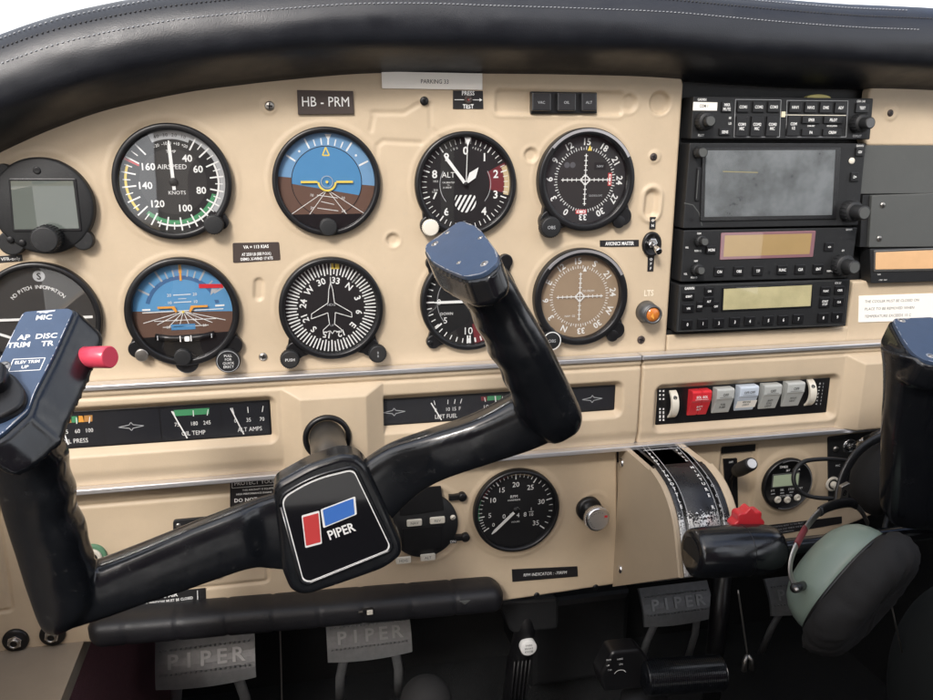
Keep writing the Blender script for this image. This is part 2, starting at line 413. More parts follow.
for rown, roww in ((43.0, 45.9), (60.2, 33.4)):
    for i in range(0, len(fine)-2, 3):
        tdir = (fine[i+1]-fine[i]).normalized(); n_ = Vector((-tdir.y, tdir.x))*GQ
        a = fine[i]+n_*rown; b = fine[i+1]+(fine[i+2]-fine[i+1])*.5+n_*(rown+.3)
        if a.length > 520: continue
        mid = (a+b)/2
        mb.tube([(a.x, a.y, roww-.2), (mid.x, mid.y, roww+.6), (b.x, b.y, roww-.2)], .36, STI, 5)
t.part('stitching', mb, roll)
mb = t.g()
for i in range(0, len(fine)-2, 3):
    tdir = (fine[i+1]-fine[i]).normalized(); n_ = Vector((-tdir.y, tdir.x))*GQ; a = fine[i]+n_*53.1; b = fine[i+2]+n_*53.3
    if a.length < 560: mb.tube([(a.x, a.y, 39.6), ((a.x+b.x)/2, (a.y+b.y)/2, 41.0), (b.x, b.y, 39.6)], .7, BLK, 6)
t.part('seam_binding', mb, roll)

# ================================================================== PANELS
uR = (P(683, 110)[0]+P(666, 330)[0])/2
v1 = P(480, 363.5, 4)[1]; v2 = (P(75, 489.5, 4)[1]+P(853, 425, 4)[1])/2
v1a = (P(75, 386.5, 4)[1]+P(879, 342, 4)[1])/2
V1 = v1a
vT = P(660, 73)[1]
dimples = [(P(393, 240), 5.6, 2.2), (P(531, 155), 6, 2.2), (P(660, 103), 9.6, 3.2)]
an0, an1 = P(496, 90), P(622, 115)
def hf_up(U, V):
    h = np.zeros(U.shape)
    for (c, r, d) in dimples:
        q = np.hypot(U-c[0], V-c[1]); h -= d*(1-sm(q, r-2.2, r+.3)); h += .35*np.exp(-((q-r-1)/1.2)**2)
    # oval slots and the scoop above the avionics switch
    a, b = P(259, 283), P(258.5, 296); q = seg_d(U, V, a, b); h -= 1.8*(1-sm(q, 2.4, 4.6))
    a, b = P(652, 197), P(650.5, 211); q = seg_d(U, V, a, b); h -= 2.8*(1-sm(q, 3.2, 6.8)); h += 1.6*np.exp(-((q-8.5)/2.0)**2)
    # raised bosses round the panel screws
    for p, r in ((P(269, 106), 7), (P(654.5, 157), 6.5), (P(424.5, 101), 5)):
        q = np.hypot(U-p[0], V-p[1]); h += 1.0*(1-sm(q, r-2, r))
    # annunciator track with its lobe at the right end
    d = s_round(U, V, an0[0], an1[0], an1[1], an0[1], 3); c = P(629, 103); d = np.minimum(d, np.hypot(U-c[0], V-c[1])-6.5)
    h -= 1.7*(1-sm(d, -1.6, 1.2)); h += .5*np.exp(-((d-2.2)/1.3)**2)
    # pressed ribs between the dials
    for pts in ([(373, 113), (404, 113), (414, 107), (424, 101)], [(430, 104), (431, 128), (438, 137), (446, 139)], [(376, 170), (377, 146), (383, 141), (420, 143)], [(373, 118), (371, 130)]):
        q = np.full(U.shape, 99.)
        for a, b in zip(pts, pts[1:]): q = np.minimum(q, seg_d(U, V, P(*a), P(*b)))
        h -= .7*(1-sm(q, .4, 3.0))
    # the face is pulled in a touch round each dial cut-out
    for c, r in dial_holes:
        q = np.hypot(U-c[0], V-c[1]); h += .5*(1-sm(np.abs(q-r-3.5), 0, 3.5))
    return h
dial_holes = [(P(173, 182, 3), 43), (P(327, 182, 3), 41), (P(466, 185, 3), 41), (P(586, 180, 3), 42), (P(183, 313, 3), 42), (P(331, 309, 3), 41), (P(470, 303, 3), 41), (P(580, 297, 3), 42), (P(44, 207, 3), 36), (P(40, 319, 3), 43)]
t = T('upper_instrument_panel', 'beige moulded upper panel with dimples and ribs carrying two rows of round dials', 'panel', P(340, 240)[0], P(340, 240)[1])
mb = t.g(); plate(mb, -330, uR+2, V1-6, vT+2, 1.15, lambda U, V: s_round(U, V, -326, uR, V1-30, vT, 10), hf_up, BEI, 1.8, 9)
t.part('face', mb)

def strip(label, pa, pb, w0, w1, h, vc):
    a = P(*pa, w1); b = P(*pb, w1); t = solo('trim_strip', label, 'trim', (a[0]+b[0])/2, vc, 0, MB(((a[0]+b[0])/2, vc, 0)).box(a[0], vc-h/2, w0, b[0], vc+h/2, w1, ALU, .9), 'bright metal strips across the panel')
strip('bright metal strip running under the two rows of round dials', (-120, 398), (642, 356), 1.6, 13.5, 4.2, V1)
strip('bright metal strip running under the radio stack and the white placard', (643, 356), (1040, 333), 1.6, 14, 4.0, V1+.2)
strip('long bright metal strip under the fuel gauges and the rocker switches', (-120, 506), (1040, 410), 1.6, 15, 4.6, v2)

# middle shelf, left half
uM = P(640, 400, 10)[0]
c1 = [P(60, 408, 3), P(269, 405, 3), P(271, 433.5, 3), P(60, 447.5, 3)]
c2 = [P(375.5, 399, 3), P(613.5, 386.5, 3), P(613.5, 409, 3), P(375, 424.5, 3)]
def quad_c(q): return (q[0][0]+q[3][0])/2, (q[1][0]+q[2][0])/2, (q[2][1]+q[3][1])/2, (q[0][1]+q[1][1])/2
Q1, Q2 = quad_c(c1), quad_c(c2)
bu0, bu1 = P(300, 400, 20)[0], P(366, 400, 20)[0]
def hf_mid(U, V):
    h = np.zeros(U.shape)
    h -= 4.5*sm(V, V1-11, V1-4)*0+3.0*(1-sm(V, v2+3, v2+16))      # the lower lip falls back
    h -= 1.6*(1-sm(np.abs(V-(V1-8.5)), .5, 2.2))                  # crease under the top edge
    for (x0, x1, y0, y1) in (Q1, Q2):
        d = s_round(U, V, x0, x1, y0, y1, 1.5); h -= 7.5*(1-sm(d, .2, 7.0))
    dx = np.maximum(np.maximum(bu0-U, U-bu1), 0); dy = np.maximum(V-(V1-17), 0)
    d = np.maximum(dx*.62, dy*1.2); h = np.maximum(h, 10*(1-np.clip(d/9.5, 0, 1))-np.where(d >= 9.5, 50, 0))
    return h
t = T('gauge_shelf', 'beige middle shelf with two sunken gauge strips and a raised block round the shaft', 'panel', P(330, 440)[0], (V1+v2)/2)
mb = t.g(); plate(mb, -330, uM+1, v2-4, V1+2, 1.0, lambda U, V: s_round(U, V, -326, uM-.6, v2+1.5, V1-1.8, 2.5), hf_mid, BEI, 2.2, 12, 11)
t.part('face', mb)
# middle shelf, right half
q3 = [P(657, 391, 3), P(828, 376.5, 3), P(826, 411, 3), P(656, 424, 3)]; Q3 = quad_c(q3)
br0, br1 = P(862, 390, 20)[0], P(960, 390, 20)[0]
def hf_midr(U, V):
    h = -2.5*(1-sm(V, v2+3, v2+14))-1.4*(1-sm(np.abs(V-(V1-8)), .5, 2))
    d = s_round(U, V, *Q3, 1.5); h = h-7.5*(1-sm(d, .2, 7.5))
    dx = np.maximum(np.maximum(br0-U, U-br1), 0); dy = np.maximum(V-(V1-16), 0); d = np.maximum(dx*.62, dy*1.2)
    return np.maximum(h, 10*(1-np.clip(d/9.5, 0, 1))-np.where(d >= 9.5, 50, 0))
t = T('switch_shelf', 'beige moulded shelf below the radios holding the red and grey rocker switches', 'panel', P(750, 400)[0], (V1+v2)/2)
mb = t.g(); plate(mb, uM-1, 700, v2-4, V1+2, 1.0, lambda U, V: s_round(U, V, uM+.6, 698, v2+1.5, V1-1.8, 2.5), hf_midr, BEI, 2.2, 12, 11)
t.part('face', mb)
mb = MB(); mb.rect(-325, v2-20, 698, V1+20, -3, BLM); solo('panel_backing', 'dark backing sheet showing in the gap between the two beige shelves', 'backing', 0, 0, 0, mb)

# lower panel, left half
low_pts = [P(-80, 470), P(617, 430), P(617.5, 584), P(505, 601), P(470, 604), P(300, 622), P(112, 641), P(85, 643), P(-100, 671)]
ra, rb = P(24, 511), P(268, 581)
def hf_low(U, V):
    h = np.zeros(U.shape)
    d = np.abs(s_round(U, V, ra[0], rb[0], rb[1], ra[1], 3)); h -= 1.5*(1-sm(d, .6, 2.4))
    a = P(-40, 530); b = P(12, 610); d = np.abs(s_round(U, V, a[0]-60, b[0], b[1], a[1]+22, 3)); h -= 1.5*(1-sm(d, .6, 2.4))
    for (x, y, r, d_) in ((516, 511, 44, .8), (425, 524, 37, .8), (594, 507, 14, .6)):
        c = P(x, y); q = np.hypot(U-c[0], V-c[1]); h += d_*(1-sm(np.abs(q-r), 0, 4))
    return h
t = T('lower_instrument_panel', 'beige lower panel below the long bright strip carrying the tachometer and the jacks', 'panel', P(480, 540)[0], P(480, 540)[1])
mb = t.g(); xs = [p[0] for p in low_pts]; ys = [p[1] for p in low_pts]
plate(mb, min(xs)-1, max(xs)+1, min(ys)-1, v2+1, 1.2, lambda U, V: np.maximum(s_poly(U, V, low_pts), V-v2), hf_low, BEI, 1.6, 8)
t.part('face', mb)
# lower panel, right half
lr = [P(620, 440), P(1010, 400), P(1010, 530), P(880, 512), P(800, 545), P(700, 556), P(619, 580)]
ls = P(742, 480)
def hf_lr(U, V):
    c = P(786, 482); q = np.hypot(U-c[0], V-c[1]); h = 1.6*(1-sm(q, 30, 36))
    a = P(722, 447); b = P(752, 512); d = s_round(U, V, a[0], b[0], b[1], a[1], 2); h -= 5*(1-sm(d, -3, 1.5))
    return h
t = T('right_lower_panel', 'beige lower panel right of the quadrant with the lever slot, clock and black jack plate', 'panel', P(800, 500)[0], P(800, 500)[1])
mb = t.g(); xs = [p[0] for p in lr]; ys = [p[1] for p in lr]
plate(mb, min(xs)-1, max(xs)+1, min(ys)-1, v2+1, 1.2, lambda U, V: np.maximum(s_poly(U, V, lr), V-v2), hf_lr, BEI, 1.6, 8)
t.part('face', mb)

# radio recess, strip below the radios, right-hand panels
a = P(650, 60, -12); b = P(900, 345, -12)
solo('radio_rack', 'black recess behind the stacked radios between the two beige panels', 'rack', (a[0]+b[0])/2, (a[1]+b[1])/2, -12, MB(((a[0]+b[0])/2, (a[1]+b[1])/2, -12)).box(a[0], b[1], -14, b[0]+200, a[1]+30, -12, BLM, .3))
q = [P(667, 337), P(848, 327), P(848, 349), P(666, 352)]
x0, x1 = uR+.8, P(848, 335)[0]; y1 = P(760, 331)[1]
mb = MB(((x0+x1)/2, (y1+V1)/2, 0)); plate(mb, x0-1, x1+1, V1-4, y1+1, 1.2, lambda U, V: s_round(U, V, x0, x1, V1-20, y1, 1), lambda U, V: 0*U, BEI, 1.2, 8)
solo('blanking_panel', 'narrow beige panel between the lowest radio and the bright strip', 'panel', (x0+x1)/2, (y1+V1)/2, 0, mb)
x0 = P(867, 110)[0]; y1 = P(895, 85)[1]; y0 = P(900, 146)[1]
mb = MB((x0+60, (y0+y1)/2, 0)); sc = P(891, 113)
plate(mb, x0-1, 700, y0-1, y1+1, 1.2, lambda U, V: s_round(U, V, x0, 720, y0, y1, 7), lambda U, V: 1.0*(1-sm(np.hypot(U-sc[0], V-sc[1]), 5, 8)), BEI, 1.8, 9)
solo('right_upper_panel', 'beige panel in the upper right corner beside the audio selector', 'panel', x0+60, (y0+y1)/2, 0, mb)
x0 = P(849.5, 310)[0]; y1 = P(870, 281)[1]
mb = MB((x0+60, (V1+y1)/2, 0)); plate(mb, x0-1, 700, V1-4, y1+1, 1.2, lambda U, V: s_round(U, V, x0, 720, V1-20, y1, 1.5), lambda U, V: 0*U, BEI, 1.4, 9)
solo('right_middle_panel', 'beige panel carrying the white printed placard right of the lowest radio', 'panel', x0+60, (V1+y1)/2, 0, mb)

# ------------------------------------------------------------------ right-hand black equipment
x0, x1 = P(868, 170, 1)[0], 700
ya, yb = P(900, 144.5, 1)[1], P(900, 194, 1)[1]
solo('blank_cover_plate', 'plain dark grey cover plate below the beige upper right corner panel', 'cover plate', x0+50, (ya+yb)/2, 0, MB((x0+50, (ya+yb)/2, 0)).box(x0-6, yb+.3, -4, x1, ya-.8, .8, DGR, .5))
t = T('blank_radio_unit', 'dark grey radio blank with screws above the narrow amber window at the right edge', 'radio', P(900, 220, 5)[0], P(900, 220, 5)[1])
t.part('body', t.g().prism(rpoly([P(872, 195.5, 6), P(1010, 191, 6), P(1010, 246, 6), P(869, 247.5, 6)], .8), -8, 6, DGR, .6))
t.part('side_flange', t.g().prism(PQ([(862, 195), (871.5, 195.3), (868.5, 247.3), (859, 247)], 2), -8, 3, BLM, .4))
for x, y in ((882.5, 205), (879, 238.5)):
    u, v = P(x, y, 6); mb = t.g(); mb.lathe([(2.6, 6), (2.6, 6.7), (1.8, 7.2), (0, 7.3)], STL, u, v, 16); mb.line((u-1.3, v), (u+1.3, v), .5, 7.4, BLK); mb.line((u, v-1.3), (u, v+1.3), .5, 7.4, BLK); t.part('screw', mb)
t = T('amber_display_unit', 'black unit with a long amber display window at the right edge above the white placard', 'radio', P(905, 265, 5)[0], P(905, 265, 5)[1])
t.part('body', t.g().prism(rpoly([P(870, 249, 6), P(1010, 246, 6), P(1010, 279, 6), P(871, 283.5, 6)], .8), -8, 6, BLM, .6))
mb = t.g(); mb.prism(rpoly(PQ([(874, 250.5), (1000, 245.5), (1000, 270), (873.5, 272)], 6.6), 1), 6.01, 6.7, STL, .3)
fr = t.part('window_frame', mb)
mb = t.g(); mb.prism(rpoly(PQ([(876, 252.5), (1000, 247.5), (1000, 267.5), (875.5, 269.5)], 7), .8), 6.71, 7.0, mat('amber_window', (.68, .42, .22), .4, var=.12, vscale=60), .1); t.part('pane', mb, fr)
mb = t.g(); mb.text('DME', *P(879, 274.5, 6), 6.08, 1.2); mb.text('STBY  NAV', *P(883, 280, 6), 6.08, 1.2, al='C'); t.part('lettering', mb)

# ================================================================== DIALS
def dial(name, label, cx, cy, R=41.5, ri=37.0, h=6.5, lugs=(), group='round dials in the beige panel', glass=True, base=DIA, kn=(), silver=False, cat='dial', sink=1.2):
    u, v = P(cx, cy, h*.5); t = T(name, label, cat, u, v, 0, group)
    mb = t.l()
    mb.lathe([(R, -2), (R, h-1.6), (R-.5, h-.5), (R-1.4, h), (ri+1.2, h), (ri+.5, h-.4), (ri, h-1.6), (ri, sink-.2)], BLK, n=96)
    mb.f.pop(); mb.mi.pop(); mb.sm.pop()                         # leave the ring open
    for (a, r, d) in lugs:                                       # lugs that carry the corner knobs and screws
        a = math.radians(a); x, y = d*math.sin(a), d*math.cos(a)
        mb.prism([(x+r*math.cos(q), y+r*math.sin(q)) for q in [2*PI*i/24 for i in range(24)]], -2, h-2, BLK, .8)
        n_ = Vector((math.cos(a), -math.sin(a))); c0 = Vector((math.sin(a), math.cos(a)))*(ri-2+4); e = Vector((x, y))
        mb.prism([c0+n_*r*1.5, c0-n_*r*1.5, e-n_*r, e+n_*r], -2, h-2.3, BLK, .5)
    t.part('bezel', mb)
    if silver: t.part('bright_ring', t.l().arc(0, 0, h+.05, R-3.2, R-.9, -50, 62, ALU, 40))
    f = t.l(); f.disc(0, 0, sink, ri+.3, base, 96)
    return t, f
def fin(t, f, ri, h, z=None, tilt=0):
    t.part('dial_face', f); z = z or h-1.9; g = t.l(); g.xf = Matrix.Translation((0, 0, z)) @ Matrix.Rotation(-math.radians(tilt), 4, 'X')
    g.lathe([(ri+.2, 0), (ri*.8, .22), (ri*.5, .4), (ri*.2, .5), (0.01, .52)], GLA, n=64); g.xf = None; t.part('glass', g)
def needle(t, a, l, w, z=2.4, tail=0, m=WHT, name='needle', tip=.3, y0=0):
    a = math.radians(a); d = Vector((math.sin(a), math.cos(a))); mb = t.l(); n_ = Vector((d.y, -d.x))
    p = [(-d*tail-n_*w/2), (-d*tail+n_*w/2), (d*(l*.86)+n_*w/2), (d*l+n_*w*tip/2), (d*l-n_*w*tip/2), (d*(l*.86)-n_*w/2)]
    mb.prism([(q.x, q.y) for q in p], z, z+.35, m, 0); return t.part(name, mb)
def knob(t, px, py, r, l, z0=3, m=BLM, cap=None, text=None, name='knob', w=None, fl=0, tm=None, label=None, th=None):
    """round knob standing off the panel, its cap centred on the pixel"""
    zz = z0+l; u, v = P(px, py, zz); u -= t.o[0]; v -= t.o[1]; zz -= t.o[2]; z0 -= t.o[2]; mb = t.l()
    n = 36; vs = []
    mb.lathe([(r*.95, z0), (r, z0+.4), (r, zz-r*.18), (r*.93, zz-.1), (r*.85, zz), (0.01, zz+.02)], m, u, v, 40)
    if fl:                                                       # knurled grip
        for i in range(fl):
            a = 2*PI*i/fl; c, s_ = math.cos(a), math.sin(a); x, y = u+r*c, v+r*s_
            mb.tube([(x, y, z0+.5), (x, y, zz-r*.2)], r*.055, m, 5)
    if cap: mb.disc(u, v, zz+.06, r*.8, cap, 32)
    if text:
        k = len(text)
        for i, s_ in enumerate(text): mb.text(s_, u, v+((k-1)/2-i)*(th or r*.42)*1.45, zz+.12, th or r*.42, tm or WHT)
    return t.part(name, mb, label=label)

def pol(a, r): a = math.radians(a); return r*math.sin(a), r*math.cos(a)
def nums(f, items, r, h, z, m=WHT, rot=False, bold=1, sx=1):
    h *= 1.1
    for s_, a in items: x, y = pol(a, r); f.text(s_, x, y, z, h, m, rot=-math.radians(a) if rot else 0, bold=bold, sx=sx)

# round monitor with a grey screen
h = 8; u, v = P(44, 206, 4); t = T('engine_monitor', 'round black monitor with a blank grey-green screen at the left edge', 'dial', u, v, 0, 'round dials in the beige panel')
mb = t.l(); mb.lathe([(34.5, -2), (34.5, h-1.8), (33.8, h-.6), (32.4, h), (0.01, h)], BLM, n=72)
for x, y, r in ((-24, -26, 9), (24, -25, 7.5), (-24, 24, 6)):
    mb.prism([(x+r*math.cos(q*PI/12), y+r*math.sin(q*PI/12)) for q in range(24)], -2, h-.6, BLM, 1)
t.part('bezel', mb)
q = [(10.5, 181), (73, 181), (79, 228.5), (14.5, 229.5)]; mb = t.g(); mb.prism(rpoly(PQ([(8, 178.5), (76, 178.5), (82, 231.5), (12, 232)], h+1), 1.5), h-.4, h+.6, BLK, .5); fr = t.part('screen_frame', mb)
mb = t.g(); mb.poly(PQ(q, h+.8), h+.75, LCD); t.part('screen', mb, fr)
mb = t.g(); mb.poly(PQ(q, h+.9), h+1.0, GLA); t.part('glass', mb, fr)
mb = t.g(); u_, v_ = P(37, 170.5, h); mb.lathe([(2.6, h-1), (2.6, h+.4), (1.9, h+.5), (0.01, h+.3)], BLK, u_, v_, 24); t.part('light_sensor', mb)
knob(t, 44, 240, 9.5, 17, 6, fl=28)
for x, y in ((10, 240), (22, 243)): knob(t, x, y, 2.4, 2, h-1, BLK, name='button')
mb = t.g(); u_, v_ = P(10, 260, .8); mb.prism(rpoly(PQ([(-12, 257), (22, 254.5), (22.5, 261), (-12, 264.5)], 1), .5), 0, .8, BPL, .2); mb.text('VFR-only', *P(10.5, 258.8, .9), .9, 2.4, rot=.03)
solo('placard', 'small black placard below the round monitor at the left edge', 'placard', u, v, 0, mb)

# airspeed indicator
t, f = dial('airspeed_indicator', 'airspeed dial with yellow and green arcs, upper left beside the blue horizon', 173, 182, 42.5, 37.5, 7, [(133, 6, 44)])
z = 1.3
f.disc(0, 0, z, 24, DIG, 64)
f.arc(0, 0, z+.05, 33.5, 37.2, 20, 128, WHD); f.arc(0, 0, z+.1, 28.5, 31.5, 108, 222, GRN, 40); f.arc(0, 0, z+.1, 32.6, 34.4, 232, 292, YEL, 30); f.arc(0, 0, z+.1, 31.8, 33.2, 66, 205, WHT, 50); f.arc(0, 0, z+.1, 26, 37, 296, 298.5, REM, 3)
f.ticks(30, 318, 32, 30, 35.5, .75, z+.2, WHT); f.ticks(30, 318, 16, 26.5, 36.5, 1.1, z+.22, WHT)
nums(f, [('40', 33), ('60', 63), ('80', 108), ('100', 161), ('120', 219), ('140', 263), ('160', 303)], 20.5, 4.6, z+.2)
f.text('AIRSPEED', 0, 11, z+.2, 3.4); f.text('KNOTS', 2, -8, z+.2, 2.6)
f.arc(0, 0, z+.12, 31, 37.3, -24, 24, WHD, 20); f.textarc('-20 -10 0 +10 +20', 28, -24, 24, z+.2, 2.2); f.textarc('40 30 20 10', 34, -18, 18, z+.3, 2.4, DIA); f.text('TEMP', 0, 22, z+.2, 2.0)
fin(t, f, 37.5, 7, 4.6, 3.6); needle(t, -2, 30, 2.4, 1.75, 6); t.part('hub', t.l().lathe([(3, 1.4), (3, 2.6), (2.2, 3), (0.01, 3)], DIA, n=24)); knob(t, 213.5, 225, 7.2, 8, 4, fl=24)

# attitude indicator
def horizon(f, r, z, roll, off, sky, gnd, cut=None, n=64, r_in=0):
    def half(m, a0, a1, zz):
        pts = [pol(a0+(a1-a0)*i/n, r) for i in range(n+1)]; f.poly(pts, zz, m)
    d = math.degrees(math.asin(max(-.99, min(.99, off/r))))
    f.disc(0, 0, z, r, gnd, 80); half(sky, -90+d+roll, 90-d+roll, z+.06)
t, f = dial('attitude_indicator', 'blue and brown artificial horizon with yellow wing bars, upper row under the registration plate', 327, 182, 41.5, 37, 6.5)
horizon(f, 36.9, 1.25, 5, 1, SKY1, BRN); 
f.arc(0, 0, 1.36, 27, 36.9, -83, 95, mat('horizon_ring_blue', (.16, .32, .52), .5), 50)
horizon(f, 27, 1.4, 10, -6, SKY2, BRN)
f.arc(0, 0, 1.5, 26.6, 27.2, 0, 360, DIA, 60)
for a in (-60, -30, -20, -10, 0, 10, 20, 30, 60): 
    L_ = 8 if a % 30 == 0 else 5; p, q = pol(a+4, 28), pol(a+4, 28+L_); f.line(p, q, .9 if a % 30 else 1.3, 1.55, WHT)
for a in (-45, 45): x, y = pol(a+4, 30.5); f.disc(x, y, 1.55, .9, WHT, 12)
x, y = pol(4, 31); f.poly([(x-2.6, y+5), (x+2.6, y+5), (x, y)], 1.6, WHT)
f.plines([(-2.6, 20), (2.6, 20), (0, 26)], 1.0, 1.6, YEL, True)
c, s_ = math.cos(math.radians(-10)), math.sin(math.radians(-10))
for k, (w_, tx) in enumerate(((16, '10'), (10, ''), (16, '20'))):
    y = -11-k*5; f.line((-w_/2, y+1), (w_/2, y-1.4), .45, 1.6, WHT)
    if tx: f.text(tx, -w_/2-4, y+1, 1.6, 2, rot=-.17); f.text(tx, w_/2+4, y-1.4, 1.6, 2, rot=-.17)
for x in (-18, -9, 9, 18): f.line((0, -6), (x*1.6, -25), .45, 1.58, WHT)
f.poly([pol(a, 36.95) for a in range(132, 229, 3)], 2.0, BLK)          # flat lower mask
fin(t, f, 37, 6.5)
mb = t.l()
for s_ in (-1, 1):
    mb.prism([(s_*7.2, -.8), (s_*20, -.8), (s_*20, .8), (s_*7.2, .8)], 2.6, 3.1, YEL, 0)
mb.arc(0, 0, 3.0, 5.8, 7.3, 92, 268, YEL, 24); mb.disc(0, 0, 3.0, 1.1, YEL, 16)
t.part('aircraft_symbol', mb); t.part('ring_symbol', t.l().arc(0, 0, 2.9, 4.2, 4.7, 0, 360, WHD, 32))
knob(t, 328.5, 227.5, 6.8, 4.5, 5)

# altimeter
t, f = dial('altimeter', 'altimeter dial with white numbers around it and a striped window, right of the blue horizon', 466, 184.5, 41.5, 37, 6.8, [(222, 8.5, 43.5)])
z = 1.3; nums(f, [(str(i), i*36) for i in range(10)], 26.5, 5.6, z+.1)
f.ticks(0, 360, 50, 31.8, 35.6, .55, z+.1, WHT); f.ticks(0, 360, 10, 30.8, 36, 1.0, z+.12, WHT)
f.arc(0, 0, z+.05, 20, 36.5, 62, 102, DRD, 20); f.arc(0, 0, z+.08, 32.5, 36.9, 66, 104, mat('painted_cream_reflection', (.62, .50, .30), .5), 20)  # dark red and cream glass reflections painted onto the dial
f.text('ALT', -14, 7.5, z+.15, 4.2); f.text('CALIBRATED', -14, 1.5, z+.15, 1.2); f.text('TO', -14, -.6, z+.15, 1.0); f.text('20,000 FEET', -14, -2.5, z+.15, 1.2)
f.textarc('100', 29.2, -24, -14, z+.15, 1.6); f.textarc('FEET', 29.2, 12, 25, z+.15, 1.6)
f.arc(0, 0, z+.1, 20.7, 21.2, 60, 300, WHD, 40)
f.disc(0, -13.5, z+.12, 9, WHT, 40)
for i in range(6):
    x = -11+i*4; f.poly([(x-4, -23.5), (x-2, -23.5), (x+9, -4), (x+7, -4)], z+.16, DIA)
f.arc(0, -13.5, z+.2, 9, 16, 0, 360, DIA, 40); f.poly([(-9.5, -8.5), (9.5, -8.5), (9.5, -3), (-9.5, -3)], z+.22, DIA)
f.rect(-27, 1, -22, 4, z+.13, DIG); f.text('1013', -24.5, 2.5, z+.18, 1.4); f.rect(-27, -6, -22, -3, z+.13, DIG); f.text('29.9', -24.5, -4.5, z+.18, 1.4)
fin(t, f, 37, 6.8)
a = 2; needle(t, a, 34, .6, 3.6, 0, name='needle'); x, y = pol(a, 34.5); mb = t.l(); mb.prism([(x-2.8, y+2), (x+2.8, y+2), (x, y-5)], 3.6, 3.9, WHT, 0); t.part('needle_tip', mb)
needle(t, -38, 29, 2.6, 3.1, 0, name='needle')
mb = t.l(); a = 38; d = Vector(pol(a, 1)); n_ = Vector((d.y, -d.x)); mb.prism([d*2+n_*.9, d*9+n_*3.2, d*17, d*9-n_*3.2, d*2-n_*.9], 2.6, 2.9, WHT, 0); t.part('needle', mb)
t.part('hub', t.l().lathe([(2, 1.4), (2, 4), (0.01, 4.2)], DIA, n=20))
knob(t, 431, 228, 6.6, 5, 5, IVO, fl=26, name='knob', label='pale grey setting knob')

# two course indicators
def course(name, label, cx, cy, off, letters, z_h, tint=None, kL=None, kR=None, silver=True, dim=WHT):
    t, f = dial(name, label, cx, cy, 42, 36, 8.5, [(222, 9.5, 45), (132, 8, 45)], silver=silver, base=tint or DIA)
    z = 1.3; f.arc(0, 0, z+.05, 24, 35.9, 0, 360, mat('compass_ring_grey', (.028, .028, .030), .5, var=.15) if not tint else tint, 72)
    lab = {0: 'N', 9: 'E', 18: 'S', 27: 'W'} if letters else {}
    nums(f, [(lab.get(n, str(n)), n*10+off) for n in range(0, 36, 3)], 30.8, 4.8, z+.12, dim, rot=True)
    f.ticks(off, off+360, 72, 24.2, 26.0, .5, z+.12, dim); f.ticks(off, off+360, 36, 24.2, 27.0, .7, z+.14, dim)
    f.arc(0, 0, z+.02, 0.01, 23.8, 0, 360, DIG if not tint else tint, 60)
    if not tint:
        for x in (-16, -11): f.disc(x, 12, z+.1, 2.4, mat('dial_grey_light', (.10, .10, .11), .5), 20)
        f.rect(8, 8, 18, 14, z+.1, DIA); f.text('NAV', 13, 11, z+.14, 2, WHD)
        f.text('GLIDESLOPE', 10, -13, z+.15, 1.5, WHD)
        f.rect(20.5, -5, 23.8, 5.5, z+.15, REM); f.rect(21.3, -4, 23, 4.5, z+.2, WHT); f.poly([(22.2, 3.8), (21.5, 1.8), (22.9, 1.8)], z+.24, REM); f.poly([(22.2, -3.4), (21.5, -1.4), (22.9, -1.4)], z+.24, REM)
        f.rect(-7, -28, 2.5, -24.4, z+.3, REM); f.rect(-6.2, -27.3, 1.7, -25.1, z+.34, WHT); f.poly([(-5.8, -26.2), (-3.9, -25.4), (-3.9, -27)], z+.38, REM); f.poly([(1.3, -26.2), (-.6, -25.4), (-.6, -27)], z+.38, REM)
        f.poly([(1.4, 23.5), (5.2, 23.5), (3.3, 28)], z+.3, YEL)
    else:
        f.text('TO FROM', 8, 4.5, z+.15, 1.7, dim); f.text('NAV  GS', -8, -17, z+.15, 1.7, dim)
        f.poly([(2.2, 21.5), (5.8, 21.5), (4, 25.5)], z+.3, dim); f.rect(-12, -42+.3, 8, -39, z, DIA)
    fin(t, f, 36, 8.5)
    mb = t.l()
    mb.line((-21, 0), (21, 0), .75, 2.6, dim); mb.line((0, -21), (0, 21), .75, 2.6, dim); mb.arc(0, 0, 2.7, 2.7, 3.6, 0, 360, dim, 32)
    for i in range(-5, 6):
        if i: mb.line((i*3.9, -1.5), (i*3.9, 1.5), .6, 2.65, dim); mb.line((-1.5, i*3.9), (1.5, i*3.9), .6, 2.65, dim)
    t.part('deviation_bars', mb)
    knob(t, *kL[:2], kL[2], 9, 5, BLM, text=['OBS'], th=2.6, fl=30, tm=WHD)
    if kL[3]: u_, v_ = P(kL[0], kL[1], 14.3); t.part('knob_ring', t.g().arc(u_, v_, 14.4, kL[2]*.98, kL[2]*1.08, 0, 360, WHT, 36))
    knob(t, *kR, 5.4, 3, 4, BLK)
    return t
course('course_indicator', 'black course indicator with white cross hairs and two red flags, top right of the dials', 586, 180, -178+25+4, False, 8.5, None, (551.5, 227.5, 8.5, False), (619.5, 222))
course('course_indicator', 'course indicator with painted beige reflection and white cross hairs, below the one with red flags', 580.5, 297, 205, True, 8.5, mat('dial_painted_beige_sheen', (.33, .245, .165), .35, var=.12), (552, 341, 7.4, True), (613, 336))  # beige glass reflection painted into the dial colour

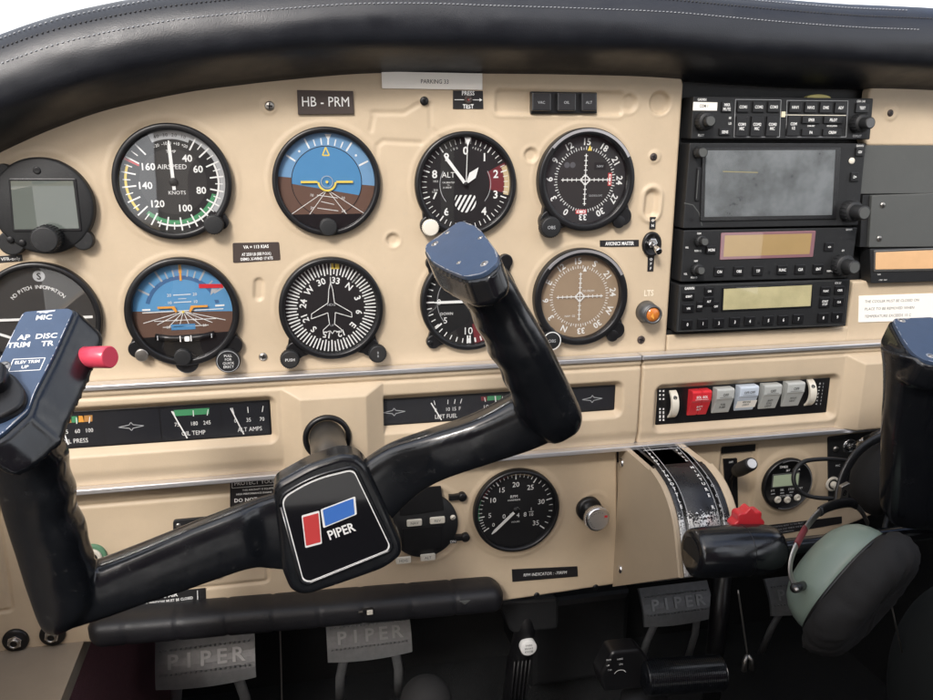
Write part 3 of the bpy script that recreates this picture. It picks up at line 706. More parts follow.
# turn coordinator
t, f = dial('turn_coordinator', 'dark grey turn coordinator half hidden behind the control wheel at the left edge', 40.5, 319, 43, 38.5, 6.5, base=DIG)
z = 1.3; f.textarc('NO PITCH INFORMATION', 24, -46, 46, z+.15, 2.7); f.text('S', 2, 32, z+.15, 5.2, bold=1); f.disc(2, 32, z+.08, 4.2, WHD, 24); f.text('S', 2, 32, z+.2, 5, DIA, bold=1)
for s_ in (-1, 1): f.rect(s_*24-6, -1.2, s_*24+6+6*s_, .8, z+.15, WHT); f.line((s_*22, -14), (s_*34, -9), 2, z+.15, WHT)
f.text('L', -22, -18, z+.15, 4); f.text('R', 22, -18, z+.15, 4)
fin(t, f, 38.5, 6.5)
mb = t.l(); mb.prism([(-28, -.9), (28, -.9), (28, .9), (-28, .9)], 2.4, 2.9, WHT, 0); mb.disc(0, 0, 3, 3.4, WHT, 24); t.part('aircraft_symbol', mb)

# flight director horizon
t, f = dial('flight_director', 'artificial horizon with orange wings, brown ground lines and a red flag, below the airspeed dial', 183, 312, 42.5, 37, 7.5, [(232, 7, 45), (128, 7.5, 45), (180, 9, 40)])
horizon(f, 36.9, 1.25, 2, 0, SKY1, BRN); f.arc(0, 0, 1.4, 25, 28, -75, 78, mat('horizon_ring_dark', (.05, .13, .28), .5), 40)
for a in (-60, -45, -30, -20, -10, 0, 10, 20, 30, 45, 60):
    L_ = 9 if a % 30 == 0 else 5.5; f.line(pol(a, 27.5), pol(a, 27.5+L_), 1.1 if a % 30 else 1.5, 1.5, WHD)
f.line(pol(0, 24), pol(0, 37), 1.6, 1.55, ORA); f.line(pol(0, 30), pol(0, 37), 2.2, 1.5, YEL)
f.poly([pol(51, 31), pol(68, 22.5), pol(76, 33), pol(66, 36.9), pol(58, 36.9)], 1.45, SKY1); f.line((13, 19.5), (31, 19), 3.2, 1.7, RED); f.poly([(22, 17), (27, 17), (21, 12)], 1.6, WHD)
for y, w_, tx in ((13, 13, '20'), (7.2, 13, '10')):
    f.line((-w_/2, y), (w_/2, y+.3), .6, 1.6, WHT); f.text(tx, -w_/2-3, y, 1.6, 2.2); f.text(tx, w_/2+3, y+.3, 1.6, 2.2)
f.line((-3, 10), (3, 10), .4, 1.6, WHT)
f.line((-30, 0), (30, 1), .7, 1.6, WHT); f.line((-30, 2.2), (-24, 2.2), 1.3, 1.62, WHT); f.line((24, 3.6), (31, 3.8), 1.3, 1.62, WHT)
for x in (-30, -20, -11, -4, 4, 12, 21, 31): f.line((0, 0), (x, -13+abs(x)*.16), .5, 1.58, WHT)
f.line((-22, -7), (24, -6.6), .5, 1.6, WHT); f.line((-16, -12), (18, -11.6), .5, 1.6, WHT); f.text('10', -6, -6.9, 1.64, 1.9); f.text('10', 8, -6.5, 1.64, 1.9); f.text('20', -12, -12, 1.64, 1.9); f.text('20', 15, -11.6, 1.64, 1.9)
f.rect(-10, -14.5, 8, -10, 1.6, SKY2)
f.poly([pol(a, 36.95) for a in range(118, 243, 5)], 2.0, BLK)
fin(t, f, 37, 7.5)
mb = t.l()
for s_ in (-1, 1): mb.prism([(s_*6, 4.6), (s_*18.5, 4.6), (s_*18.5, 3), (s_*8, 3), (s_*5.6, -.5), (s_*4.2, .3)], 2.6, 3.1, ORA, 0)
mb.disc(0, 0, 3, 1, YEL, 12); t.part('aircraft_symbol', mb)
mb = t.l(); mb.tube([(-22, -18.6, 3.2), (-11, -20.6, 3.4), (0, -21.2, 3.5), (11, -20.6, 3.4), (22, -18.6, 3.2)], 2.4, BLK, 12); mb.line((-3.4, -23.2), (-3.4, -18.4), .7, 6, WHT); mb.line((4.6, -23), (4.6, -18.2), .7, 6, WHT); mb.prism(rr(1.6, -21, 3.8, 4, 1), 5.6, 6, WHT, 0)
for x in (-20, 20): mb.line((x, -21), (x, -17.5), .7, 6, WHD)
t.part('slip_tube', mb)
knob(t, 182.5, 358, 6.6, 5, 5); knob(t, 141.5, 355.5, 5, 4, 4, STL, name='screw_knob')
k_ = knob(t, 228, 361.5, 9.6, 6, 4, BLM); u, v = P(228, 361.5, 10.2); mb = t.g()
for i, (s_, dy) in enumerate((('PULL', 4.6), ('FOR', 1.6), ('QUICK', -1.4), ('ERECT', -4.4))): mb.text(s_, u+.2, v+dy, 10.2, 1.9)
mb.arc(u, v, 10.15, 8.2, 8.6, 0, 360, WHD, 32)
lt = t.part('lettering', mb, k_)

# directional gyro
t, f = dial('heading_indicator', 'compass heading dial with a white aircraft outline, below the registration plate and blue horizon', 331.5, 308.5, 41.5, 36.8, 7.5, [(222, 7.5, 45), (138, 7.5, 45)])
z = 1.3; hd = 319
f.ticks(-hd, 360-hd, 72, 27.5, 36, 1.0, z+.1, WHT); f.ticks(-hd, 360-hd, 36, 26.5, 36, 1.1, z+.12, WHT)
lab = {0: 'N', 9: 'E', 18: 'S', 27: 'W'}
nums(f, [(lab.get(n, str(n)), n*10-hd) for n in range(0, 36, 3)], 22.6, 4.6, z+.12, rot=True)
f.rect(1, 31.5, 7.5, 36.3, z+.2, YEL); f.rect(3, 32, 4.2, 36, z+.24, DIA)
fin(t, f, 36.8, 7.5)
ol = [(0, 21), (1.6, 15), (2.2, 8), (2.6, 4.5), (16, -4), (16.2, -8), (3, -3.5), (2, -13), (7.2, -17.5), (7.2, -20), (1.6, -18.5), (0, -21)]
ol = ol+[(-x, y) for x, y in reversed(ol[1:-1])]
mb = t.l(); mb.plines(ol, .55, 3.2, WHT, True); mb.line((0, 21), (0, 25.5), .6, 3.2, WHT); mb.text('HDG', 0, 3, 3.2, 2.0, WHD); mb.text('UP', 0, -14, 3.2, 1.8, WHD); t.part('aircraft_symbol', mb)
knob(t, 290, 360, 7.4, 7, 4, BLM, cap=DIG, text=['PUSH'], th=2.2, fl=30); knob(t, 378, 354.5, 7.2, 7, 4, BLM, cap=DIG, text=['8', '8'], th=2.0, fl=30, tm=WHD)

# vertical speed indicator
t, f = dial('vertical_speed_indicator', 'vertical speed dial partly behind the raised grip, below the striped window altimeter', 469.5, 301.5, 41.5, 37, 6.5, [(223, 6, 45), (137, 6, 45), (317, 6, 45), (43, 6, 45)])
z = 1.3; f.ticks(-90, 90, 20, 32, 36, .8, z+.1, WHT); f.ticks(-90, -270, 20, 32, 36, .8, z+.1, WHT)
for a, s_ in ((-90, '0'), (-128, '5'), (-178, '10'), (178+0.1, ''), (-52, '5'), (0, '10')):
    f.line(pol(a, 29.5), pol(a, 36.3), 1.3, z+.14, WHT)
    if s_: x, y = pol(a, 25.5); f.text(s_, x, y, z+.14, 5.0 if s_ != '10' else 6)
f.arc(0, 0, z+.06, 20, 36.8, 90, 172, DRD, 30); f.ticks(95, 170, 10, 32, 36, .8, z+.12, WHT)  # dark red glass reflection painted onto the lower right of the dial
f.text('VERT SPEED', 0, 12, z+.14, 2.3); f.text('100 FT PER MIN', 0, 8, z+.14, 1.8); f.text('UP', -17, 15, z+.14, 2); f.text('DOWN', -19, -10, z+.14, 2.2); f.arc(0, 0, z+.12, 26.8, 27.2, 232, 308, WHD, 20)
fin(t, f, 37, 6.5); needle(t, -90, 30, 2.2, 2.8, 6); t.part('hub', t.l().lathe([(3, 1.4), (3, 3.2), (0.01, 3.4)], DIA, n=24))
u, v = P(430, 343, 4); t.part('screw', t.g().lathe([(2.6, 3), (2.6, 4.6), (1.8, 5.1), (0.01, 5.2)], BLK, u, v, 18))

# tachometer
t, f = dial('tachometer', 'tachometer with a small hour counter on the lower panel left of the chrome knob', 516.5, 510.5, 40, 36.3, 7)
z = 1.3; an = [238, 262, 297, 326, 359, 33, 77, 128]
for i, a in enumerate(an): x, y = pol(a, 24.5); f.text(str(i*5) if i else '0', x, y, z+.14, 4.6 if i else 3.6); f.line(pol(a, 29.5), pol(a, 35), 1.1, z+.14, WHT)
for a0, a1 in zip(an, an[1:]):
    for k in range(1, 5): a = a0+((a1-a0) % 360)*k/5; f.line(pol(a, 31.5), pol(a, 35), .7, z+.12, WHT)
f.arc(0, 0, z+.1, 34, 36.2, 258, 292, GRN, 16); f.arc(0, 0, z+.1, 33, 36.2, 294, 312, DRD, 12); f.arc(0, 0, z+.1, 33.5, 36.2, 324, 345, DRD, 10); f.arc(0, 0, z+.1, 33.5, 36.2, 349, 384, mat('tan_marking', (.42, .33, .2), .5), 20)
f.text('RPM', -2, 13, z+.14, 2.6); f.text('HUNDREDS', -2, 9.6, z+.14, 1.5)
f.rect(-18, -8.6, 17, -2.6, z+.1, DIA); 
for i, s_ in enumerate('0748'): f.text(s_, -11+i*6.6, -5.6, z+.16, 4.2)
f.text('1', 14.5, -.8, z+.2, 3); f.text('10', 14.5, -6.2, z+.2, 3); f.line((12.2, -3.4), (17, -3.4), .4, z+.2, WHT); f.text('HOURS', 0, -12, z+.14, 1.6)
fin(t, f, 36.3, 7); needle(t, 227, 31, 2.6, 2.8, 3); t.part('hub', t.l().lathe([(3, 1.4), (3, 3.3), (0.01, 3.5)], DIA, n=24))

# ================================================================== PLACARDS AND SMALL PANEL FITTINGS
def placard(label, q, w, th, m, lines, r=.6, tm=WHT, group='small placards on the panel', border=None, bw=.35, extra=None, cat='placard', name='placard', bold=0):
    """q: corner pixels tl,tr,br,bl; lines: (text, fx, fy, cap height mm, align, sx)"""
    c = [Vector(P(x, y, w+th)) for x, y in q]; ce = sum(c, Vector((0, 0)))/4; mb = MB((ce.x, ce.y, w))
    mb.prism(rpoly(c, r, 3), w, w+th, m, min(.25, th*.4))
    def at(fx, fy): return (c[0]*(1-fx)+c[1]*fx)*(1-fy)+(c[3]*(1-fx)+c[2]*fx)*fy
    rot = vang(c[3]*.5+c[0]*.5, c[1]*.5+c[2]*.5)
    for ln in lines:
        s_, fx, fy, hh = ln[:4]; al = ln[4] if len(ln) > 4 else 'C'; sx = ln[5] if len(ln) > 5 else 1
        p = at(fx, fy); mb.text(s_, p.x, p.y, w+th+.08, hh, tm, rot=rot, al=al, sx=sx, bold=bold)
    if border: 
        for a, b in zip([(0.02, .03), (.98, .03), (.98, .97), (.02, .97)], [(.98, .03), (.98, .97), (.02, .97), (.02, .03)]): mb.line(at(*a), at(*b), bw, w+th+.06, border)
    if extra: extra(mb, at, w+th+.08)
    return solo(name, label, cat, ce.x, ce.y, w, mb, group)
placard('dark registration plate reading HB-PRM above the blue horizon', [(297, 90), (353, 91), (354, 114), (298, 114.5)], 0, 2.2, OLV, [('HB - PRM', .5, .47, 9.0*.78, 'C', .86)], r=.3)
placard('white paper strip reading PARKING 33 along the top of the panel', [(381.5, 71.5), (482.5, 73.5), (482.5, 90), (382, 88.5)], .6, .5, PAP, [('PARKING 33', .52, .54, 3.0, 'C', .92)], r=.2, tm=BPL, cat='label', name='paper_label')
placard('brown placard with the 113 KIAS limit between the left and second columns of dials', [(232.5, 243), (279, 242), (280.5, 260), (233, 263)], 0, .6, OLV, [('VA = 113 KIAS', .5, .22, 2.5, 'C', .85), ('AT 2550 LB (SEE P.O.H.)', .5, .60, 2.2, 'C', .68), ('DEMO. X-WIND 17 KTS', .5, .85, 2.2, 'C', .74)], r=1.2, bold=1)
placard('long black placard reading AVIONICS MASTER left of the toggle switch', [(600, 240.5), (639, 239.8), (639, 246.5), (600, 247)], .1, .6, BPL, [('AVIONICS MASTER', .5, .5, 3.0, 'C', .72)], r=.2, bold=1)
def vert(s_): 
    def fn(mb, at, z):
        for i, ch in enumerate(s_): p = at(.5, (i+.7)/(len(s_)+.4)); mb.text(ch, p.x, p.y, z, 2.2, WHT, rot=0, sx=1, bold=1)
    return fn
placard('tiny upright placard reading ON above the toggle switch', [(650, 217), (656, 217), (655.5, 229), (649.5, 229)], 1, .5, BPL, [], r=.2, extra=vert('ON'))
placard('tiny upright placard reading OFF below the toggle switch', [(648, 256), (654.5, 256), (653.5, 271.5), (647.5, 271.5)], .1, .5, BPL, [], r=.2, extra=vert('OFF'))
def ptest(mb, at, z):
    a, b = at(.05, .5), at(.9, .5); mb.line(a, b, .5, z, WHT); e = at(.97, .5); mb.poly([e, (b.x-.6, b.y+1.3), (b.x-.6, b.y-1.3)], z, WHT)
    c = at(.5, .5); mb.lathe([(3.3, z-.3), (3.3, z+.9), (2.6, z+1.4), (1.6, z+1.2), (0.01, z+.8)], OLV, c.x, c.y, 24); mb.line((c.x-.3, c.y), (c.x+2.2, c.y+.9), .8, z+1.6, STL); mb.disc(c.x, c.y, z+1.45, .8, RED, 10)
placard('black PRESS TEST placard with a small button and arrow under the white paper strip', [(453, 90.5), (483, 91), (483.5, 109), (453, 109)], .1, .6, BPL, [('PRESS', .5, .13, 3.2, 'C', .9), ('TEST', .5, .86, 3.2, 'C', .9)], r=.2, extra=ptest, bold=1)
placard('black placard ending in 2650 RPM under the right end of the fuel gauge strip', [(540, 430.5), (595.5, 426), (596, 436), (540, 441)], 9.5, .6, BPL, [('MAX 2650 RPM', .97, .5, 3.2, 'R', .95)], r=.2)
placard('black placard reading RPM INDICATOR -70RPM under the tachometer', [(512, 569.5), (577.5, 566.5), (578, 576.5), (512.5, 582)], .1, .7, BPL, [('RPM INDICATOR : -70RPM', .5, .5, 3.0, 'C', .83)], r=.2)
def prot(mb, at, z):
    for a, b in (((.02, .04), (.98, .04)), ((.98, .04), (.98, .34)), ((.98, .34), (.02, .34)), ((.02, .34), (.02, .04))): mb.line(at(*a), at(*b), .5, z, WHT)
placard('black and white placard reading PROTECT YOUR EARS behind the badge, near the steel shaft', [(230, 478.5), (330, 469), (330, 502), (230, 507)], .1, .5, BPL, [('PROTECT YOUR EARS', .04, .19, 3.3, 'L', .98), ('THIS AIRCRAFT IS EQUIPPED WITH', .12, .44, 1.5, 'L', 1), ('HIGH PERFORMANCE ENGINE', .06, .57, 1.5, 'L', 1), ('DO NOT OPERATE', .04, .78, 3.2, 'L', 1)], r=.3, extra=prot, bold=1)
def arr(mb, at, z):
    mb.line(at(.93, .1), at(.93, .75), .6, z, WHT); p = at(.93, .95); mb.poly([p, (p.x+1.6, p.y+3), (p.x-1.6, p.y+3)], z, WHT)
placard('black ALTERNATE STATIC AIR placard under the lower arm of the control wheel', [(86, 600), (205.5, 588), (206, 602.5), (86, 621)], .1, .6, BPL, [('ALTERNATE STATIC AIR', .76, .2, 3.8, 'R', .92), ('SEATS AND STORM WINDOW MUST BE CLOSED', .89, .54, 2.4, 'R', .8), ('HEATER AND DEFROSTER MUST BE ON. PULL AFT TO OPEN', .89, .85, 2.4, 'R', .8)], r=.2, extra=arr, bold=1)
placard('white printed placard at the right edge above the bright strip', [(859, 296), (1000, 291), (1000, 318), (858.5, 322.5)], .1, .6, PAP, [('THE COOLER MUST BE CLOSED ON', .04, .22, 2.5, 'L', 1.0), ('PLACE TO BE REMOVED WHEN', .04, .50, 2.5, 'L', 1.05), ('TEMPERATURE EXCEEDS 15 C', .04, .78, 2.5, 'L', 1.05)], r=1, tm=DGR)
def qtx(mb, at, z): pass
placard('long black warning placard under the round clock, partly behind the headset', [(766, 525.5), (842, 516.5), (842, 523.5), (766, 537)], .1, .5, BPL, [('FOR STARTING REFER TO THE PILOT', .03, .22, 1.5, 'L', 1.05), ('HANDBOOK AND CHECK THE BRAKES', .05, .5, 1.5, 'L', 1.05), ('BEFORE OPERATION', .12, .78, 1.5, 'L', 1)], r=.2, tm=WHD)

# screws of the panel
def screw(px, py, w, label, r=3.6, m=STL, group='cross-head screws in the panel'):
    u, v = P(px, py, w+1); o = solo('panel_screw', label, 'screw', u, v, w, MB((u, v, w)).lathe([(r, w-.5), (r, w+.5), (r*.7, w+1.1), (0.01, w+1.3)], m, u, v, 24), group)
    cr = MB(); k = r*.62
    for a, b in (((-k, 0), (k, 0)), ((0, -k), (0, k))):
        a = Vector(a); b = Vector(b); cr.xf = Matrix.Rotation(.6+px, 4, 'Z'); cr.line(a, b, r*.26, 1.36, BLK)
    c = cr.build('cross_slot', o); return o
SCW = [(269.5, 106, 1, 'bright screw in a raised boss left of the registration plate', 3.6, STL), (424.5, 101, .9, 'dark screw right below the white paper strip', 3.4, BLK), (263, 357, .3, 'bright screw between the lower horizon and the compass dial', 3.4, STL), (654, 157, 1, 'rusty screw above the scoop near the right edge of the upper panel', 3.2, OLV), (641.5, 340, .3, 'dark brown screw below the amber lamp', 3.6, OLV), (891, 113, 1, 'dark screw in the beige panel at the upper right corner', 3.0, OLV)]
for a in SCW: screw(*a)

# three annunciator caps
u, v = P(565, 103); t = T('annunciator_lights', 'row of three square black caps in the sunken track at the top of the panel', 'warning lights', u, v, -1.7)
t.part('housing', t.g().prism(rpoly(PQ([(531, 91.5), (597, 92.5), (597, 113.5), (531, 114)], 2), .6), -1.6, 2, BLK, .4))
for i, (a, b, tx) in enumerate(((532, 551, 'VAC'), (557.5, 576, 'OIL'), (581.5, 596.5, 'ALT'))):
    mb = t.g(); q = PQ([(a, 93), (b, 93.3), (b, 111.2), (a, 111)], 5); mb.prism(rpoly(q, 1), 1.9, 5.5, mat('smoked_cap', (.028, .028, .03), .25, coat=.3) if i == 0 else MATS['smoked_cap'], .9)
    c = P((a+b)/2, 102.5, 5.5); mb.text(tx, c[0], c[1], 5.6, 2.1, WHD); t.part('cap', mb)

# avionics toggle and lamp
u, v = P(651, 244); t = T('toggle_switch', 'chrome toggle switch in a black collar right of the AVIONICS MASTER placard', 'switch', u, v, 0)
t.part('collar', t.l().lathe([(8.6, -.5), (8.6, 2.6), (7.8, 3.2), (6.6, 3.2), (6.2, 1.2), (0.01, 1.2)], BLK, n=36, squash=1.25))
t.part('nut', t.l().prism([(4.6*math.cos(i*PI/3), 1.0+4.6*math.sin(i*PI/3)) for i in range(6)], 1.2, 3.8, CHR, .5))
t.part('lever', t.l().tube([(0, 1, 3), (0, -2, 9), (.4, -4.2, 14), (.5, -4.8, 16)], [1.8, 2.1, 3.0, 2.6], CHR, 16))
u, v = P(649, 293, .6); mb = MB((u, v, 0)); mb.text('LTS', u, v, .25, 5.2, mat('cream_lettering', (.80, .72, .58), .5), sx=.8, bold=1); solo('lamp_lettering', 'cream letters printed above the amber lamp', 'lettering', u, v, 0, mb)
u, v = P(649, 313); t = T('amber_lamp', 'dark lamp barrel with a small amber lens below the cream letters', 'lamp', u, v, 0)
mb = t.g(); p0 = P(647, 312, 2); p1 = P(652.5, 313.5, 12)
mb.tube([(p0[0], p0[1], 0), (p0[0], p0[1], 3), (p0[0], p0[1], 14)], [10, 9.3, 8.2], mat('dull_gunmetal', (.14, .14, .14), .4, .7, var=.2), 36); t.part('barrel', mb)
mb = t.g(); mb.lathe([(8.0, 13.9), (8.1, 15.2), (7, 15.6), (6.2, 14.6), (6.2, 14.4)], MATS['dull_gunmetal'], p0[0], p0[1], 36); mb.f.pop(); mb.mi.pop(); mb.sm.pop(); t.part('rim', mb)
mb = t.g(); mb.lathe([(6.1, 14.1), (5.2, 15), (3, 15.8), (0.01, 16)], AMB, p0[0], p0[1], 28); mb.poly([(p0[0]-3, p0[1]-1, 16.2), (p0[0], p0[1]-3.6, 16.2), (p0[0]+.2, p0[1]-2.6, 16.2), (p0[0]-1, p0[1]+2, 16.2)], 16.2, ORA); t.part('lens', mb)

# ================================================================== GAUGE STRIPS
def star(mb, x, y, r, z):
    pts = []
    for i in range(8):
        a = i*PI/4; q = (r if i % 4 == 0 else r*.36) if i % 2 == 0 else r*.21; pts.append((x+q*math.cos(a)*1.0, y+q*math.sin(a)))
    mb.plines(pts, .55, z, WHD, True)
def gstrip(name, label, Q, cells):
    x0, x1, y0, y1 = Q; w = 3.6; t = T(name, label, 'gauge', (x0+x1)/2, (y0+y1)/2, w-.6)
    mb = t.g(); mb.prism(rr((x0+x1)/2, (y0+y1)/2, x1-x0+1.6, y1-y0+1.6, 1.2), w-2, w+.8, BLK, .3); t.part('housing', mb)
    f = t.g(); f.rect(x0+.8, y0+.8, x1-.8, y1-.8, w+.9, mat('gauge_blue_black', (.010, .011, .015), .45) if 'gauge_blue_black' not in MATS else MATS['gauge_blue_black'])
    z = w+1.0; nd = []
    H_ = y1-y0; yc = (y0+y1)/2
    for px, kind, *a in cells:
        cx = P(px, 415 if Q is Q1 else 405, z)[0]
        if kind == 'star': star(f, cx, yc, 9.5, z)
        if kind == 'line': f.line((cx, y0+.8), (cx, y1-.8), .7, z, BLK)
        if kind == 'gauge':
            txt, sc, band, na = a
            f.text(txt, cx, yc-H_*.31, z, 3.5, WHT, sx=.84)
            for k, (s_, dx) in enumerate(sc):
                f.text(s_, cx+dx, yc-H_*.03, z, 3.2, WHT, sx=.85)
                f.line((cx+dx*1.05, yc+H_*.18), (cx+dx*1.15, yc+H_*.36), .6, z, WHT)
            for (b0, b1, m) in band: f.poly([(cx+b0, yc+H_*.22), (cx+b1, yc+H_*.22), (cx+b1+.6, yc+H_*.40), (cx+b0-.6, yc+H_*.40)], z-.04, m)
            nd.append((cx, na))
    t.part('dial_face', f)
    for cx, (xa, ya, xb, yb) in nd:
        mb = t.g(); mb.line((cx+xa, yc+H_*ya), (cx+xb, yc+H_*yb), 1.0, z+.5, WHT); t.part('needle', mb)
    for i in range(1): 
        mb = t.g(); mb.rect(x0+.6, y0+.6, x1-.6, y1-.6, w+2.0, GLM); t.part('glass', mb)
    return t
gstrip('engine_gauge_strip', 'black strip of oil and ammeter gauges sunk in the shelf left of the steel shaft', Q1, [
    (72, 'gauge', 'OIL PRESS', [('25', -6), ('60', 2.5), ('100', 11)], [(-6, -1, mat('band_orange', (.45, .22, .06), .5)), (-1, 4, GRN), (4, 8, ORA), (8, 14, MATS['band_orange'])], (-10, .4, -5, -.4)),
    (101.5, 'line'), (130, 'star'), (159.5, 'line'), (192, 'gauge', 'OIL TEMP', [('75', -12), ('180', 1), ('245', 11)], [(-13, 13, GRN)], (-15, .38, -5, -.45)), (221, 'line'),
    (249, 'gauge', 'ALT AMPS', [('0', -11), ('35', -.5), ('70', 10)], [], (-14, .36, -5, -.45))])
gstrip('fuel_gauge_strip', 'black strip of fuel gauges with star plates at both ends, right of the steel shaft', Q2, [
    (394, 'star'), (420, 'line'), (446, 'gauge', 'LEFT FUEL', [('0', -9), ('10', 1.5), ('15', 7), ('F', 12)], [], (-13, .28, -4, -.45)), (469, 'line'), (496, 'gauge', 'FUEL PRESS', [('1/2', -9), ('8', 5), ('15', 16)], [(-13, -8, DRD), (-8, 4, GRN)], (-1, .4, .5, -.2)), (523, 'line'),
    (548, 'gauge', 'RIGHT FUEL', [('0', -9), ('10', 1.5), ('F', 10)], [], (-8, .3, -2, -.4)), (571, 'line'), (592, 'star')])
u, v, _ = P3(395, 423, 9)

# ================================================================== RADIOS
def btn(t, px, py, wpx, hpx, w, text, m=None, th=None, tm=None, z=1.6, sx=.8):
    s_ = mmpx(px, py, w+z); u, v = P(px, py, w+z); mb = t.g(); W_, H_ = wpx*s_, hpx*s_*1.04
    mb.prism(rr(u, v, W_, H_, .7), w-.2, w+z, m or BLK, .5)
    k = len(text)
    for i, s2 in enumerate(text):
        hh = (th or 1.9)*1.25; tw = sum(GLY.get((c, 1), GLY[(' ', 1)])[2] for c in s2)*hh
        q = min(sx, (W_-1)/max(tw, .1)); mb.text(s2, u, v+((k-1)/2-i)*hh*1.45, w+z+.08, hh, tm or WHT, sx=q, bold=1)
    return t.part('button', mb)
def rknob(t, px, py, r, l, w, px2=None, r2=None, l2=None, cap=None):
    """concentric radio knob: base at the pixel, standing straight off the face"""
    u, v = P(px, py, w); mb = t.g(); mb.lathe([(r, w), (r, w+l-.8), (r-.7, w+l), (0.01, w+l)], BLM, u, v, 32)
    for i in range(18): a = 2*PI*i/18; mb.tube([(u+r*math.cos(a), v+r*math.sin(a), w+.5), (u+r*math.cos(a), v+r*math.sin(a), w+l-1)], .35, BLM, 5)
    k = t.part('knob', mb)
    if r2:
        mb = t.g(); mb.lathe([(r2, w+l-.1), (r2, w+l+l2-.7), (r2-.6, w+l+l2), (0.01, w+l+l2)], BLM, u, v, 28); mb.disc(u, v, w+l+l2+.05, r2*.8, cap or DGR, 24)
        t.part('inner_knob', mb, k)
def stext(mb, s_, px, py, w, h, al='C', m=None, sx=.85): u, v = P(px, py, w); mb.text(s_, u, v, w+.1, h*1.2, m or WHT, al=al, sx=sx*.9, bold=1)
WR = 9.0
def body(t, q, w, m=BLM, r=1.2): t.main = t.part('body', t.g().prism(rpoly(PQ(q, w), r), -10, w, m, .7))
# audio selector
u, v = P(780, 118, WR); t = T('audio_selector', 'audio selector with rows of small labelled buttons, topmost of the stacked radios', 'radio', u, v, 0, 'stacked radios')
body(t, [(693.5, 96.5), (873.5, 98.5), (870, 139.5), (691, 139)], WR)
mb = t.g(); z = WR+.1
for q in ([(735.5, 99.5), (781, 100), (779.5, 137), (734, 137)], [(787, 100.5), (848, 101), (846, 137), (786, 137)]): mb.plines(PQ(q, WR), .35, z, WHD, True)
mb.line(P(784, 115, WR), P(846, 115.5, WR), .6, z, mat('cream_paint', (.7, .66, .55), .5)); mb.line(P(783.5, 99, WR), P(782, 138, WR), .4, z, BLK)
for s_, x, y in (('PILOT', 701, 135.3), ('COPILOT', 857, 136), ('HI', 730, 118), ('LO', 730, 123.5), ('GMA 340', 861, 101.3), ('GARMIN', 702, 99.6), ('COM-XMIT', 811, 126), ('ICS ISOLATION', 832, 126)): stext(mb, s_, x, y, WR, 1.6 if s_ not in ('COM-XMIT', 'ICS ISOLATION') else 1.1)
t.part('lettering', mb)
mb = t.g(); mb.prism(PQ([(693.5, 102), (717.5, 102.5), (717, 110.7), (693, 110.5)], WR+.4), WR, WR+.4, PAP, .1); stext(mb, 'COM 1', 704, 106, WR+.4, 2, m=DGR); t.part('paper_label', mb)
mb = t.g(); c = P(783, 114.5, WR); mb.prism(rr(c[0], c[1], 3.6, 4.6, .4), WR, WR+1, mat('cream_paint2', (.75, .68, .5), .5), .2); t.part('light_sensor', mb)
for a in ((727, 107, 10, 9, ['MKR', 'MUTE']), (743.5, 107, 12, 9, ['COM1']), (759, 107, 12, 9, ['COM2']), (774, 107, 12, 9, ['COM3']), (742, 126.5, 12, 17, ['COM1', 'MIC']), (757, 126.5, 12, 17, ['COM2', 'MIC']), (772.5, 126.5, 12, 17, ['COM3', 'MIC']),
          (795.5, 107.3, 12, 9, ['NAV1']), (811, 107.5, 12, 9, ['NAV2']), (826, 107.6, 12, 9, ['DME']), (841, 107.8, 12, 9, ['ADF']), (793.5, 126, 12, 17, ['COM', '1/2']), (811.5, 120, 18, 6, ['SPKR']), (811, 132.5, 18, 6, ['PA']), (833.5, 120, 19, 6, ['PILOT']), (832.5, 132.5, 19, 6, ['CREW']), (862.5, 108, 13, 8, ['TEST']), (725, 132, 11, 6, ['SENS'])): btn(t, *a[:4], WR, a[4])
rknob(t, 702, 121.5, 7.2, 9, WR, r2=4.6, l2=6); rknob(t, 856.5, 123.5, 7.6, 9, WR, r2=5, l2=9, cap=MATS['dull_gunmetal'])

# map display
u, v = P(772, 185, WR); t = T('map_display', 'map display with a wide dusty dark screen, second from the top of the stacked radios', 'radio', u, v, 0, 'stacked radios')
body(t, [(690, 143), (866, 143.5), (858, 225.5), (683, 228.5)], WR, BLM)
q = [(702.5, 148), (841, 147.5), (836.5, 219), (700, 221.5)]; mb = t.g(); mb.prism(rpoly(PQ(q, WR+1), 1), WR, WR+1.2, BLK, .5)
fr = t.part('screen_frame', mb)
mb = t.g(); mb.poly(PQ([(706, 150.5), (835.5, 150), (832, 215), (704.5, 217)], WR+1.3), WR+1.3, SCR); mb.line(P(722, 171.5, WR), P(757, 172.5, WR), .8, WR+1.36, mat('dim_yellow_trace', (.28, .25, .12), .4)); sc_ = t.part('screen', mb, fr)
mb = t.g(); mb.poly(PQ([(703, 148.5), (840.5, 148), (836, 218.6), (700.5, 221)], WR+1.5), WR+1.6, GLM); t.part('glass', mb, fr)
mb = t.g(); p = [P(x, y, WR+.3) for x, y in ((866, 152), (856, 156), (849, 166), (846, 182), (846.5, 200), (848, 226))]; mb.plines(p, .5, WR+.1, BLK); p = [P(x, y, WR) for x, y in ((684, 203), (693, 205), (699, 213), (702, 226))]; mb.plines(p, .8, WR+.12, DGR); stext(mb, 'GARMIN', 860, 145.8, WR, 1.5); u_, v_ = P(691.5, 220, WR); mb.disc(u_, v_, WR+.1, 1.8, BLK, 20); t.part('lettering', mb)
mb = t.g(); mb.prism(rr(*P(697.5, 184.5, WR), 4.0, 28, 1.4), WR-.1, WR+1.4, BLK, .5); c = P(697.5, 184.5, WR+1.5); mb.rect(c[0]-.4, c[1]-12, c[0]+.4, c[1]+12, WR+1.5, DGR); t.part('card_slot', mb)
